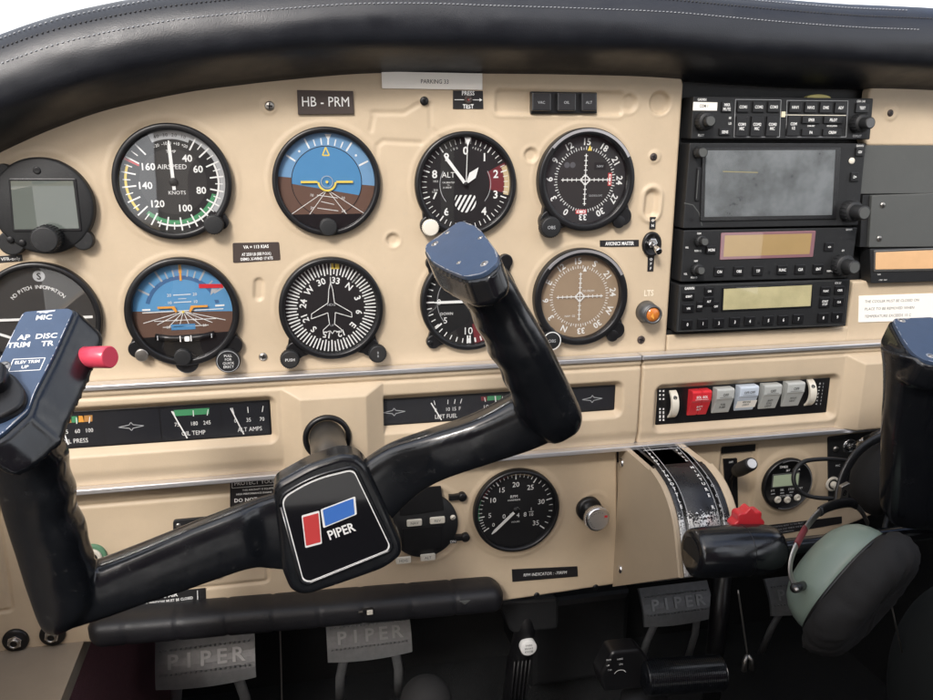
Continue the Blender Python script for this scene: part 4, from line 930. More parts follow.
u_, v_ = P(851.5, 161, WR); t.part('bright_stud', t.g().lathe([(2.8, WR), (2.8, WR+.8), (2, WR+1.2), (0.01, WR+1.2)], IVO, u_, v_, 24))
btn(t, 860, 152, 8, 7, WR, ['CDI'], th=1.6); btn(t, 855, 177, 8, 7.5, WR, ['D>'], th=1.8)
rknob(t, 697.5, 152.5, 4.6, 6, WR, r2=4.4, l2=4); rknob(t, 848, 211, 9, 10, WR, r2=6.4, l2=12); 

# navigation radio with the amber display
u, v = P(765, 255, WR); t = T('navigation_radio', 'navigation radio with a rose framed amber display, third from the top of the stacked radios', 'radio', u, v, 0, 'stacked radios')
body(t, [(684, 230.5), (857.5, 227.5), (850.5, 278), (680.5, 282)], WR, BLM)
q = [(721.5, 233), (816, 230.8), (813, 257), (720, 260)]; mb = t.g(); mb.prism(rpoly(PQ(q, WR+.8), 1), WR, WR+.9, PIK, .4); fr = t.part('display_frame', mb)
mb = t.g(); mb.poly(PQ([(725, 235.5), (812, 233.5), (809.5, 254), (723.5, 256.8)], WR+1), WR+1, LCA); t.part('display', mb, fr)
mb = t.g(); mb.poly(PQ([(722, 233.5), (815.5, 231.2), (812.5, 256.6), (720.5, 259.6)], WR+1.2), WR+1.2, GLA); t.part('glass', mb, fr)
mb = t.g()
for s_, x, y in (('COM', 699, 233.5), ('VOL', 687, 247.5), ('PUSH SQ', 698, 250.8), ('NAV', 696, 261), ('VOL', 685.5, 274), ('PUSH ID', 694, 277.5), ('GARMIN', 849, 229.5), ('C/V', 843, 250.5), ('PUSH CRSR', 831, 271)): stext(mb, s_, x, y, WR, 1.3)
mb.plines(PQ([(838, 233), (856, 232.6), (855.2, 239), (837.5, 239.5)], WR), .35, WR+.1, BLK, True); u_, v_ = P(769, 272.5, WR); mb.disc(u_, v_, WR+.1, 1.4, BLK, 16); t.part('lettering', mb)
for a in ((711.5, 250, 9.5, 7, ['MON']), (829.5, 247, 9, 7, ['<>']), (719.5, 271.8, 10, 8, ['C/N']), (739, 271.3, 10, 8, ['OBS']), (758, 271, 10, 8, ['T/F']), (782.5, 270, 10, 8, ['FUNC']), (800.5, 269.5, 10, 8, ['CLR']), (818.5, 269, 10, 8, ['ENT'])): btn(t, *a[:4], WR, a[4])
rknob(t, 699, 240.5, 5, 6, WR, r2=3.6, l2=5); rknob(t, 695.5, 269, 5, 6, WR, r2=3.6, l2=5); rknob(t, 840, 264.5, 9.6, 9, WR, r2=6.2, l2=11)

# transponder
u, v = P(763, 308, WR); t = T('transponder', 'transponder with pale yellow display over number keys, lowest of the stacked radios', 'radio', u, v, 0, 'stacked radios')
body(t, [(679, 285), (850.5, 279), (846, 325.5), (676, 332.5)], WR, BLM)
q = [(722, 287.5), (813, 283.6), (812, 307.5), (721, 312)]; mb = t.g(); mb.prism(rpoly(PQ(q, WR+.6), 1), WR, WR+.7, BLK, .3); fr = t.part('display_frame', mb)
mb = t.g(); mb.poly(PQ([(724, 289), (812, 285), (810.5, 306), (723, 310)], WR+.8), WR+.8, LCY); t.part('display', mb, fr)
mb = t.g(); mb.poly(PQ([(722.5, 288), (812.7, 284), (811.5, 307), (721.5, 311.5)], WR+1.1), WR+1.1, GLA); t.part('glass', mb, fr)
mb = t.g(); mb.plines(PQ([(680.5, 286.2), (848.8, 280.5), (844.5, 324.5), (677.5, 331.3)], WR), .3, WR+.1, DGR, True); stext(mb, 'GARMIN', 689.5, 288.3, WR, 1.9); stext(mb, 'GTX 327', 838, 283, WR, 1.3)
for x, y in ((758.5, 323),): u_, v_ = P(x, y, WR); mb.disc(u_, v_, WR+.1, 1.4, BLK, 16)
t.part('lettering', mb)
for a in ((689, 296.5, 11, 7, ['IDENT']), (688.5, 308.5, 11, 7, ['VFR']), (709.5, 291.3, 9, 6.5, ['ON']), (709, 301.5, 10, 8, ['ALT']), (700, 306.5, 6, 9, ['STBY']), (716, 306.5, 6, 9, ['OFF']), (826, 291, 10, 7, ['FUNC']), (840, 290.3, 9.5, 7, ['CRSR']), (825, 302.8, 10, 8.5, ['START', 'STOP']), (839, 302, 9.5, 7, ['CLR'])): btn(t, *a[:4], WR, a[4], th=1.5)
for i, (x, y) in enumerate(((687.5, 324.5), (703, 323.6), (719, 323), (735, 322), (750, 321.3), (768.5, 320.5), (783.5, 320), (798.5, 319), (823.5, 317.8), (837.5, 317))): btn(t, x, y, 10.5, 8, WR, [str(i)], th=2.2)
u, v = P(820, 97, 4); mb = MB((u, v, 0)); mb.prism([(u+12*math.cos(i*PI/16), v-1+3.2*math.sin(i*PI/16)) for i in range(33)], -2, 3, mat('yellow_cap', (.62, .55, .2), .5), .5); solo('yellow_tab', 'small yellow tab peeping over the topmost radio', 'tab', u, v, -2, mb)

# ================================================================== ROCKER SWITCHES
x0, x1, y0, y1 = Q3; t = T('switch_housing', 'black housing with printed white marks framing the rocker switches', 'switch panel', (x0+x1)/2, (y0+y1)/2, 3)
t.main = t.part('housing', t.g().prism(rr((x0+x1)/2, (y0+y1)/2, x1-x0+1.4, y1-y0+1.4, 1), 1, 4.2, BLK, .3))
mb = t.g()
for i in range(3):
    for px in (660, 663.5): 
        for j in range(3): u_, v_ = P(px, 391+i*4+(15 if j else 0)+j*3, 4.3); mb.rect(u_-.8, v_-.8, u_+.8, v_+.8, 4.3, WHT)
for i in range(7):
    u_, v_ = P(820-.6*i, 383.5+i*3.4, 4.3); mb.text(random.choice('ABDEHNR'), u_, v_, 4.3, 1.7, WHT, rot=PI/2)
    u_, v_ = P(823.5-.5*i, 383.5+i*3.4, 4.3); mb.line((u_, v_-.9), (u_, v_+.9), .5, 4.3, WHD)
t.part('lettering', mb)
rot3 = vang(P(657, 405, 8), P(828, 391, 8))
def wheel(px, py, label):
    u, v = P(px, py, 6); t = T('dimmer_wheel', label, 'dimmer', u, v, 4, 'ivory dimmer wheels'); mb = t.g(); secs = []
    for i in range(17):
        a = -1.25+2.5*i/16; y = v+13.2*math.sin(a)/math.sin(1.25); w = 4+8.5*(math.cos(a)-math.cos(1.25))/(1-math.cos(1.25)); secs.append([(u-3.4, y, w-3), (u-3.4, y, w), (u+3.4, y, w), (u+3.4, y, w-3)])
    mb.loft(secs, IVO, False); t.part('wheel', mb); mb = t.g(); mb.lathe([(1.9, 9), (1.9, 10.8), (1.2, 11.2), (0.01, 10.4)], DGR, u, v+7.5, 16); t.part('notch', mb)
wheel(672.5, 404.5, 'ivory dimmer wheel left of the red rocker switch'); wheel(809.5, 393, 'ivory dimmer wheel right of the grey rocker switches')
RK = [(698.5, 402.5, RED, ['SOL SOL'], ['BATT', 'ALT'], 'red rocker switch beside the left ivory dimmer wheel', WHT, 18.5), (722, 400.3, GRY, ['OFF'], ['FUEL', 'PUMP'], 'grey rocker switch marked FUEL PUMP right of the red one', DGR, 16.5), (745.5, 397.8, BLS, ['OFF-OFF'], ['RECOG', 'LIGHT'], 'pale blue-grey rocker switch with a taped paper label, in the middle of the row', DGR, 18), (769, 396.3, GRY, ['OFF'], ['ANTI', 'COLL', 'LIGHT'], 'grey rocker switch marked ANTI COLL LIGHT, second from the right wheel', DGR, 16.5), (792, 394, GRY, ['OFF'], ['PITOT', 'HEAT'], 'grey rocker switch marked PITOT HEAT next to the right ivory dimmer wheel', DGR, 16.5)]
for px, py, m, tt, tb, lab, tm, wpx in RK:
    u, v = P(px, py, 7); t = T('rocker_switch', lab, 'switch', u, v, 4, 'rocker switches in a row'); hw = wpx*mmpx(px, py, 9)/2
    pr = [(12.6, 3), (12.6, 11.4), (12, 12.6), (11, 13), (3.4, 12.6), (1.6, 11.4), (-12, 5.6), (-12.6, 5), (-12.6, 3)]
    for xa, xb in (((-hw, -.5), (.5, hw)) if m is RED else ((-hw, hw),)):     # the red one is a split pair
        secs = [[(u+x, v+a, b) for a, b in pr] for x in (xa, xb)]; mb = t.g()
        ins = [[(u+x, v+a*.96, b-.25) for a, b in pr] for x in (xa-.3, xb+.3)]
        mb.loft([ins[0], secs[0], secs[1], ins[1]], m, False); t.part('cap', mb)
    mb = t.g(); k = len(tt)
    for i, s_ in enumerate(tt): mb.text(s_, u, v+7, 13.15, 2.6 if len(s_) < 6 else 2.3, tm, sx=.9, bold=1); mb.line((u-hw*.7, v+4.6), (u+hw*.7, v+4.6), .3, 13.05, tm)
    for i, s_ in enumerate(tb):
        y = -3.2-(i)*3.1; w = 11.4+(y-1.6)*(5.8/13.6)
        mb.xf = Matrix.Translation((u, v+y, w+.25)) @ Matrix.Rotation(math.atan2(5.8, 13.6), 4, 'X'); mb.text(s_, 0, 0, 0.05, 2.1, tm, sx=.82, bold=1)
        mb.xf = None
    if m is BLS:
        mb.xf = Matrix.Translation((u, v-5, 8.55+.15)) @ Matrix.Rotation(math.atan2(5.8, 13.6), 4, 'X'); mb.rect(-hw-.6, -5, hw+1.2, 3.6, 0.02, PAP); mb.xf = None
    t.part('lettering', mb)

# ================================================================== LOWER PANEL FITTINGS
u, v = P(588, 508); t = T('chrome_knob', 'bright metal push-pull knob with a red mark right of the tachometer', 'knob', u, v, 0)
t.part('collar', t.l().lathe([(12, -1), (12, 4), (11, 5.5), (9, 6), (0.01, 6)], BLK, n=40))
mb = t.l(); mb.lathe([(6, 5), (6, 16), (10.6, 17), (11.2, 18), (11.4, 24), (10.8, 25.4), (9.8, 25.8), (0.01, 26)], CHR, n=48)
for i in range(40): a = 2*PI*i/40; mb.tube([(11.3*math.cos(a), 11.3*math.sin(a), 18), (11.3*math.cos(a), 11.3*math.sin(a), 24)], .35, CHR, 5)
k_ = t.part('knob_cap', mb); mb = t.l(); mb.disc(0, 0, 26.05, 9.4, mat('spun_metal', (.66, .63, .6), .3, .8, .3, 900, var=.12), 40); mb.rect(5.6, 2, 8.6, 4.2, 26.15, RED); mb.textarc('PULL  UNLOCK', 7.6, -150, 30, 26.15, 1.3, DGR); t.part('cap_face', mb, k_)
# green ringed control and black plate behind the arm
u, v = P(93, 556); t = T('ringed_control', 'round control with green outer ring and white inner ring beside the left grip', 'control', u, v, 0)
t.part('green_ring', t.l().lathe([(11, -1), (11, 2), (10.3, 2.6), (7.6, 2.6), (7.5, 2.5)], mat('green_plastic', (.10, .22, .13), .4), n=40))
t.part('white_ring', t.l().lathe([(7.5, 2), (7.5, 4), (6.9, 4.6), (4.4, 4.6), (4.2, 3)], IVO, n=36)); t.part('centre', t.l().lathe([(4.2, 2), (4.2, 3.4), (0.01, 3.4)], BLK, n=28))
u, v = P(197, 550); t = T('accessory_plate', 'black plate with corner screws mostly hidden behind the left arm of the control wheel', 'plate', u, v, 0)
t.part('body', t.g().prism(rpoly(PQ([(173, 520.5), (222, 516), (221.5, 578), (172.5, 584)], 2.4), 2.5), 0, 2.4, BLM, .5))
for x, y in ((178.5, 525.5), (216.5, 575)): a = P(x, y, 2.4); t.part('screw', t.g().lathe([(2.2, 2.3), (2.2, 3), (1.5, 3.4), (0.01, 3.4)], STL, a[0], a[1], 18))
# autopilot head
u, v = P(424, 524); t = T('autopilot_head', 'round black control head with white NAV and REV keys, half hidden by the badge', 'control head', u, v, 0)
mb = t.l(); mb.lathe([(30, -1), (30, 4), (29, 5), (0.01, 5)], BLM, n=80); t.part('body', mb)
mb = t.g(); mb.prism(rpoly(PQ([(398, 490), (441, 486), (444, 510), (400, 516)], 6), 1), 5, 6, BLK, .4); mb.prism(rpoly(PQ([(402, 529), (442, 526), (442, 548), (404, 552)], 6), 1), 5, 6, BLK, .4); t.part('window', mb)
for px, py, s_ in ((414.5, 523, 'NAV'), (437.5, 520.5, 'REV'), (403.5, 560.5, 'HDG'), (428, 557.5, 'ALT')):
    mb = t.g(); a = P(px, py, 6.5); mb.prism(rr(a[0], a[1], 13.5, 6.2, 1.4), 5, 6.8, IVO, .6); mb.text(s_, a[0], a[1], 6.9, 2.4, DGR); t.part('key', mb)
a = P(453, 517.5, 5.5); mb = t.g(); mb.lathe([(2.4, 5), (2.4, 5.7), (0.01, 5.9)], IVO, a[0], a[1], 20); mb.line((a[0]-1.6, a[1]-1), (a[0]+1.6, a[1]+1), .5, 6, DGR); t.part('screw', mb)
for px, py in ((459, 497), (462, 537.5)):
    a = P(px, py, 3); mb = t.g(); mb.box(a[0]-9, a[1]-2.6, 0, a[0]+3.5, a[1]+2.6, 4.4, BLK, .8); mb.lathe([(3.9, 0), (3.9, 5), (3.2, 5.6), (0.01, 5.6)], BLK, a[0]+3, a[1], 20); t.part('latch', mb)
a = P(453, 541.5, 5.2); mb = t.g(); mb.text('DN', a[0], a[1], 5.2, 2.4); mb.rect(a[0]-3.2, a[1]-1.8, a[0]+3.2, a[1]+1.8, 5.1, BLK); t.part('lettering_plate', mb)
# headset jacks lower left
for px, py, lab in ((15, 641.5, 'black ringed headset jack at the far lower left corner of the panel'), (52, 635.5, 'black ringed headset jack below the elbow of the left grip')):
    u, v = P(px, py, 3); t = T('headset_jack', lab, 'jack', u, v, 0, 'headset jacks lower left')
    t.part('washer', t.l().lathe([(10, -.5), (10, 2.2), (9.2, 3), (5.5, 3), (0.01, 3)], BLK, n=40))
    mb = t.l(); mb.prism([(5.9*math.cos(i*PI/3+.3), 5.9*math.sin(i*PI/3+.3)) for i in range(6)], 3, 5.4, CHR, .5); mb.lathe([(4.2, 5), (4.2, 7), (3.6, 7.5), (2.9, 7.5), (2.7, 6)], STL, n=28); t.part('nut', mb)
    t.part('socket', t.l().disc(0, 0, 6.4, 2.8, BLK, 20))

# padded roll under the panel
def padroll():
    a = P(86, 634, 22); b = P(505, 598, 22); u, v = P(300, 622, 0); t = T('knee_pad', 'black padded roll with seams along the bottom of the left lower panel', 'pad', u, v, 0)
    mb = t.g(); secs = []; N = 150; seams = [P(x, 610, 30)[0] for x in (122.6, 175, 225, 273, 319, 364, 412.5, 456)]; L_ = b[0]-a[0]
    for i in range(N+1):
        f = i/N; x = a[0]+L_*f; y = a[1]+(b[1]-a[1])*f; e = min(f, 1-f)*L_; k = math.sqrt(max(.02, 1-max(0, 1-e/13)**2))
        for sm_ in seams: k *= 1-.06*math.exp(-((x-sm_)/1.5)**2)
        r = 12.2*k; secs.append([(x, y+r*math.copysign(abs(math.sin(q))**.62, math.sin(q)), 13+18*k*math.copysign(abs(math.cos(q))**.7, math.cos(q))) for q in [2*PI*j/36 for j in range(36)]])
    mb.loft(secs, mat('black_vinyl_pad', (.007, .007, .009), .5, 0, .3, 1200, .2, 60, bdist=.0003, kind='voronoi', rvar=.08), True); pd = t.part('padding', mb)
    for s_ in seams: 
        mb = t.g(); y = a[1]+(b[1]-a[1])*(s_-a[0])/L_; mb.tube([(s_, y+11*math.sin(q), 13+16.5*math.cos(q)) for q in [-1.2+2.6*j/14 for j in range(15)]], .6, BLM, 6); t.part('seam', mb, pd)
    a2 = P(368, 612, 33); mb = t.g(); mb.xf = Matrix.Translation((a2[0], a2[1], 30.6)); mb.box(-4.5, -2.5, 0, 4.5, 2.5, 2.4, BLK, .5); mb.box(-1, -1.7, 2.4, 4, 1.9, 4.4, IVO, .4); mb.box(-8, -.6, 0, -4, .8, 1.6, STL, .3); mb.xf = None; t.part('slide_switch', mb)
    a3 = P(465, 602, 31); t.part('nick', t.g().prism([(a3[0]-5, a3[1]+1.5), (a3[0]+5, a3[1]+1), (a3[0], a3[1]-2.5)], 29, 31.2, DGR, .3))
padroll()

# ================================================================== THROTTLE QUADRANT
u0 = P(617.2, 500, 0)[0]
pe = [(631, 445), (634, 449), (648, 466), (662, 487.5), (671, 512.6), (675, 536), (677, 556), (679, 578)]
pf = [PU(x, y, u0) for x, y in pe]; pf = [(p.y, max(p.z, 3)) for p in pf]
# arc through first, middle and last for a clean curve
def curve(n):
    pts = resample([Vector(p) for p in pf], n); return [(p.x, p.y) for p in pts]
cv = curve(80); vT_ = v2-1.5; vB = P(617, 586, 0)[1]
uE = None
def u_on(px, py):                            # u of a pixel on the curved face
    d = ray(px, py); best = None
    for (va, wa), (vb, wb) in zip(cv, cv[1:]):
        for q in (0, .5):
            vv = va+(vb-va)*q; ww = wa+(wb-wa)*q; t_ = (DIST-ww)/(-d[2]); e = abs(d[1]*t_-vv)
            if best is None or e < best[0]: best = (e, d[0]*t_)
    return best[1]
us = [u0, u_on(640, 455)-.3, u_on(650, 452), u_on(681, 448), u_on(702, 446), u_on(714, 470)+3.5]
us[1] = u0+5.0
t = T('throttle_quadrant', 'beige quadrant housing with worn black curved face plates and slots, centre of the panel', 'quadrant', (us[0]+us[5])/2, (vT_+vB)/2, 0)
def qslab(ua, ub, dw, m, name, bev=.8, lab=None, n0=0, n1=None, smooth=False):
    c = [p for p in cv if p[0] < vT_+2]; c = [(vT_, c[0][1])]+c; c = c[n0:n1]
    secs = []
    for u_, s_ in ((ua, -bev), (ua+bev, 0), (ub-bev, 0), (ub, -bev)):
        secs.append([(u_, y, max(w+dw+s_, .5)) for y, w in c]+[(u_, min(c[-1][0], vB) if n1 is None else c[-1][0], .2), (u_, c[0][0], .2)])
    mb = t.g(); mb.loft(secs, m, smooth); return t.part(name, mb, label=lab)
qslab(us[0], us[1], 0, BEI2, 'side_plate', 1.2, 'beige left side plate')
qslab(us[1], us[5]-7, -6, BLK, 'slot_floor', .1)
s1, s2 = us[2], us[3]
qslab(us[1]+.2, s1-1.4, -.6, QBL, 'face_plate', .5, smooth=True); qslab(s1+1.4, s2-1.4, -.4, QBL, 'face_plate', .5, smooth=True); qslab(s2+1.4, us[5]-7.4, -.6, QBL, 'face_plate', .5, smooth=True)
qslab(us[5]-7, us[5], 0, BEI, 'side_plate', 1.4, 'beige right side plate')
mb = t.g()
def q_at(f): i = f*(len(cv)-1); k = min(int(i), len(cv)-2); a, b = cv[k], cv[k+1]; r = i-k; return a[0]+(b[0]-a[0])*r, a[1]+(b[1]-a[1])*r, math.atan2(b[1]-a[1], -(b[0]-a[0]))
def qtext(s_, uu, f0, f1, hh, m=WHT):
    for i, c in enumerate(s_):
        f = f0+(f1-f0)*i/max(1, len(s_)-1); y, w, an = q_at(f); mb.xf = Matrix.Translation((uu, y, w+.05)) @ Matrix.Rotation(-an, 4, 'X'); mb.text(c, 0, 0, .25, hh, m, rot=0, bold=1)
    mb.xf = None
qtext('PROP THROTTLE', (us[1]+s1)/2+1.5, .14, .60, 3.0); qtext('FULL MIXTURE RICH', s2-5.5, .12, .74, 3.0); qtext('LOCK', us[5]-14, .42, .62, 2.6, WHD)
for uu in (s1-2.2, s1+2.2, s2-2.2, s2+2.2):
    pts = [(uu, q_at(f)[0], q_at(f)[1]-.1) for f in [.04+.94*i/30 for i in range(31)]]; mb.tube(pts, .28, WHD, 5)
for f in (.09,): y, w, an = q_at(f); mb.tube([(us[1]+2, y, w-.3), (us[5]-8, y, w-.3)], .35, WHD, 5)
t.part('lettering', mb)
for px, py in ((619.5, 460.5), (620.5, 569)):
    a = PU(px, py, u0); mb = t.g(); mb.xf = Matrix.Translation((u0, a.y, max(a.z, 6))) @ Matrix.Rotation(-PI/2, 4, 'Y'); mb.lathe([(4, -.2), (4, 1), (3, 2), (0.01, 2.6)], CHR, n=24); mb.xf = None; t.part('screw', mb)
# levers
def lever(name, label, uu, tip, grp='quadrant levers'):
    y, w, an = q_at(.92); t = T(name, label, 'lever', uu, y, w)
    t.part('arm', t.g().tube([(uu, y, w-5), (uu+(tip[0]-uu)*.3, y+(tip[1]-y)*.3, w+(tip[2]-w)*.5), tip], [2.6, 3, 3.4], BLK, 14)); return t
tp = P3(746, 522, 124)
mb = t.g(); n_ = 64; mb.prism([(tp.x+(12.6+1.15*math.cos(8*a_))*math.cos(a_), tp.y+(12.6+1.15*math.cos(8*a_))*math.sin(a_)) for a_ in [2*PI*i/128 for i in range(128)]], tp.z-5, tp.z+5, RED, 1.3, seg=3); t.part('star_knob', mb)
# black sleeve on the long bar
bw = 140; A, B, C_ = P3(691, 553, bw), P3(779, 548, bw), P3(966, 527, bw)
t = T('cross_bar', 'shiny black bar with a thick rounded sleeve running behind the green ear cup', 'bar', A.x, A.y, A.z)
d = (C_-B).normalized(); 
t.part('bar', t.g().tube([A+d*12, B, B.lerp(C_, .33), B.lerp(C_, .66), C_+d*80], [6.8]*5, GLO, 28))
L_ = (B-A).length; prs = [(f, r*1.22) for f, r in [(0, 10.5), (0, 13), (.015, 14.6), (.05, 15.4), (.15, 15.9), (.4, 16.2), (.6, 16.3), (.8, 15.8), (.9, 14.8), (.96, 13.2), (.99, 11), (1.0, 7)]]
mb = t.g(); mb.tube([A+(B-A)*f for f, r in prs], [r for f, r in prs], GLO, 44); sl = t.part('sleeve', mb)
q = A+(B-A)*.58; t.part('mould_line', t.g().tube([q-d*.25, q+d*.25], [20.0, 20.0], BLK, 44), sl)
t.part('end_recess', t.g().tube([A-d*.15, A+d*.1], [12.5, 12.5], BLM, 36), sl)
t = lever('throttle_lever', 'black throttle arm leading from the quadrant slot to the thick black sleeve', s1, tuple(A.lerp(B, .25)))
# short black lever with a pale cap in the slot
u, v = P(738, 478, -4); t = T('air_lever', 'short black lever with a pale capped knob in the slot right of the quadrant', 'lever', u, v, -4)
t.part('slot_plate', t.g().prism(rpoly(PQ([(723, 459), (737, 458), (738, 510), (727, 511)], -4), 1), -5, -3.4, BLK, .3))
a = P3(733, 462, -3); mb = t.g(); mb.text('OFF', a.x-2, a.y, -3.2, 1.8); mb.rect(a.x-5, a.y-1.6, a.x+1.2, a.y+1.6, -3.3, BLM); t.part('lettering_plate', mb)
a = P3(731, 480, -3); b = P3(737, 471, 12); c = P3(752, 463.5, 38); k = t.part('arm', t.g().tube([P3(728, 508, -3), a, b], [1.4, 1.8, 2], BLK, 12))
mb = t.g(); dd = (c-b).normalized(); mb.tube([b, b+dd*.8, b.lerp(c, .3), b.lerp(c, .9), c-dd*.4, c], [4.6, 6, 6.6, 6.2, 5.6, 4.6], BLM, 28); kk = t.part('knob', mb); t.part('cap', t.g().tube([c-dd*.2, c+dd*.7], [4.4, 4.2], mat('pale_cap', (.55, .56, .58), .4), 24), kk)

# ================================================================== RIGHT LOWER FITTINGS
u, v = P(785, 482.5); t = T('digital_clock', 'round black digital clock with a pale green display, partly crossed by a black cable', 'clock', u, v, 1)
mb = t.l(); mb.lathe([(22.5, -1), (22.5, 3), (21.8, 4), (20.6, 4.2), (20.4, 3.6), (0.01, 3.6)], BLK, n=64); t.part('body', mb); t.part('bright_ring', t.l().arc(0, 0, 4.25, 20.7, 21.5, -20, 200, ALU, 50))
z = 3.7; mb = t.l(); mb.prism(rr(-3, 4.4, 25, 12, 1), 3.6, 4.1, DGR, .3); mb.rect(-14.5, -.6, 8.5, 9.4, 4.2, LCG); t.part('display', mb)
mb = t.l(); mb.text('TIMER', -6, 16, z+.1, 2); mb.text('SET   HACK', 3, 12.8, z+.1, 1.7); 
for i, s_ in enumerate(('F.T.', 'SEL', 'ST/SP', 'SET')): mb.text(s_, -13.5+i*8.4, -4, z+.1, 1.7); mb.line((-15+i*8.4, -6.8), (-11.5+i*8.4, -6.8), .8, z+.1, WHD)
mb.text('CONTROL', -1, -9.5, z+.1, 1.7); t.part('lettering', mb)
for x in (-8.5, .5, 9.5): t.part('button', t.l().lathe([(2.9, 3.5), (2.9, 4.6), (2.2, 5.4), (1.2, 5.4), (1.0, 4.8), (0.01, 4.8)], IVO, x, -13.2+.04*x*x*.3, 20))
t.e.scale = (1.19, 1.19, 1.19)
u, v = P(868, 470); t = T('jack_plate', 'black plate with chrome jack sockets behind the hanging black ear cup', 'jack plate', u, v, 0)
t.part('plate', t.g().prism(rpoly(PQ([(828, 437), (912, 427), (912, 498), (829, 509)], 1.4), 3), -1, 1.4, BLM, .5))
for px, py, m_ in ((850.5, 446.5, CHR), (868, 443, CHR), (833.5, 484.5, IVO)):
    a = P(px, py, 3); mb = t.g(); mb.lathe([(7.6, 1.3), (7.6, 2.2), (6.6, 2.6), (4.7, 2.6), (4.7, 2.2), (0.01, 2.2)], m_, a[0], a[1], 32); mb.lathe([(3.4, 2.2), (3.4, 6), (2.8, 6.6), (0.01, 6.6)], m_, a[0], a[1], 20); mb.arc(a[0], a[1], 2.66, 3.8, 5.2, 0, 360, BLK, 30); t.part('jack', mb)
a = P(836, 449, 2); t.part('screw', t.g().lathe([(2.9, 1.3), (2.9, 2.4), (0.01, 2.6)], STL, a[0], a[1], 20))
mb = t.g()
for px, py, s_ in ((838, 465.5, 'MIC'), (848, 466, 'PHONE'), (860, 498, 'PHONE'), (870, 496, 'MIC'), (881, 493.5, 'COPILOT')): a = P(px, py, 1.6); mb.text(s_, a[0], a[1], 1.55, 2)
t.part('lettering', mb)
pl = P3(853, 446, 6); t = T('silver_plug', 'silver headset plug pushed into the black jack plate', 'plug', pl.x, pl.y, pl.z); t.part('plug_body', t.g().tube([P3(852, 446.5, 6), P3(857, 444.5, 16), P3(866, 439.5, 30)], [2.2, 3.2, 3.2], CHR, 16)); t.part('sleeve', t.g().tube([P3(866, 439.5, 30), P3(884, 431, 44)], [3.6, 3.0], BLK, 16))

# ================================================================== CONTROL WHEELS
def sweep(mb, st, m, n=28, grv=None):
    """st: (left px, right px, w, half depth, exponent)"""
    cen = []; hs = []
    for L, R, w, b, e in st:
        a, c = P3(*L, w), P3(*R, w); cen.append((a+c)/2); hs.append((c-a)/2)
    secs = []
    k = len(st)
    def cr(f, arr): 
        i = min(int(f), len(arr)-2); r = f-i; p0, p1, p2, p3 = arr[max(i-1, 0)], arr[i], arr[i+1], arr[min(i+2, len(arr)-1)]
        return .5*((2*p1)+(p2-p0)*r+(2*p0-5*p1+4*p2-p3)*r*r+(3*p1-p0-3*p2+p3)*r**3)
    N = (k-1)*8
    for q in range(N+1):
        f = min(q/8, k-1-1e-6); c = cr(f, cen); s_ = cr(f, hs); b = cr(f, [Vector((x[3], x[4], 0)) for x in st]); e = 2/b.y; b = b.x; sec = []
        for j in range(n):
            a = 2*PI*j/n; ca, sa = math.cos(a), math.sin(a)
            if grv and grv[1] < f < grv[2] and ca*grv[0] > 0: ca *= 1-grv[4]*(.5-.5*math.cos(2*PI*grv[3]*(f-grv[1])/(grv[2]-grv[1])))
            sec.append(c+s_*math.copysign(abs(ca)**e, ca)+Vector((0, 0, 1))*b*math.copysign(abs(sa)**e, sa))
        secs.append(sec)
    mb.loft(secs, m, True)
def remesh(mb, name, parent, m, voxel=1.5, smooth=10, factor=.5):
    o = mb.build('tmp_'+name); md = o.modifiers.new('r', 'REMESH'); md.mode = 'VOXEL'; md.voxel_size = voxel*.001
    sm_ = o.modifiers.new('s', 'SMOOTH'); sm_.iterations = smooth; sm_.factor = factor
    dg = bpy.context.evaluated_depsgraph_get(); dg.update(); me = bpy.data.meshes.new_from_object(o.evaluated_get(dg)); bpy.data.objects.remove(o)
    me.name = name; me.materials.clear(); me.materials.append(m)
    for p in me.polygons: p.use_smooth = True; p.material_index = 0
    r = bpy.data.objects.new(name, me); COL.objects.link(r); r.parent = parent; return r
class Plane:
    def __init__(s, a, b, c, base=None):      # three (px, py, w); x axis from base line pixels
        s.p = P3(*a); q = P3(*b); r = P3(*c); s.n = (q-s.p).cross(r-s.p).normalized()
        if s.n.z < 0: s.n = -s.n
        x0, x1 = s.at(*base[0]), s.at(*base[1]); s.x = (x1-x0).normalized(); s.y = s.n.cross(s.x)
        s.M = Matrix((s.x, s.y, s.n)).transposed().to_4x4(); s.M.translation = s.p
    def at(s, px, py, off=0):
        d = Vector(ray(px, py)); o = Vector((0, 0, DIST)); t_ = (s.p+s.n*off-o).dot(s.n)/d.dot(s.n); return o+d*t_
    def loc(s, px, py): v = s.M.inverted() @ s.at(px, py); return v.x, v.y
def head(mb, pl, px, D, h, m):
    top = [pl.loc(*q) for q in rpoly(px, 5, 4)]; top = [Vector((x, y)) for x, y in top]
    P_ = [pl.M @ Vector((p.x, p.y, 0)) for p in top]
    c = sum(P_, Vector())/len(P_); D = Vector(D).normalized()
    mb.loft([[c+(p-c)*.94+D*h for p in P_], [p+D*h*.8 for p in P_], [p+D*1.5 for p in P_]], m, False)
    return top
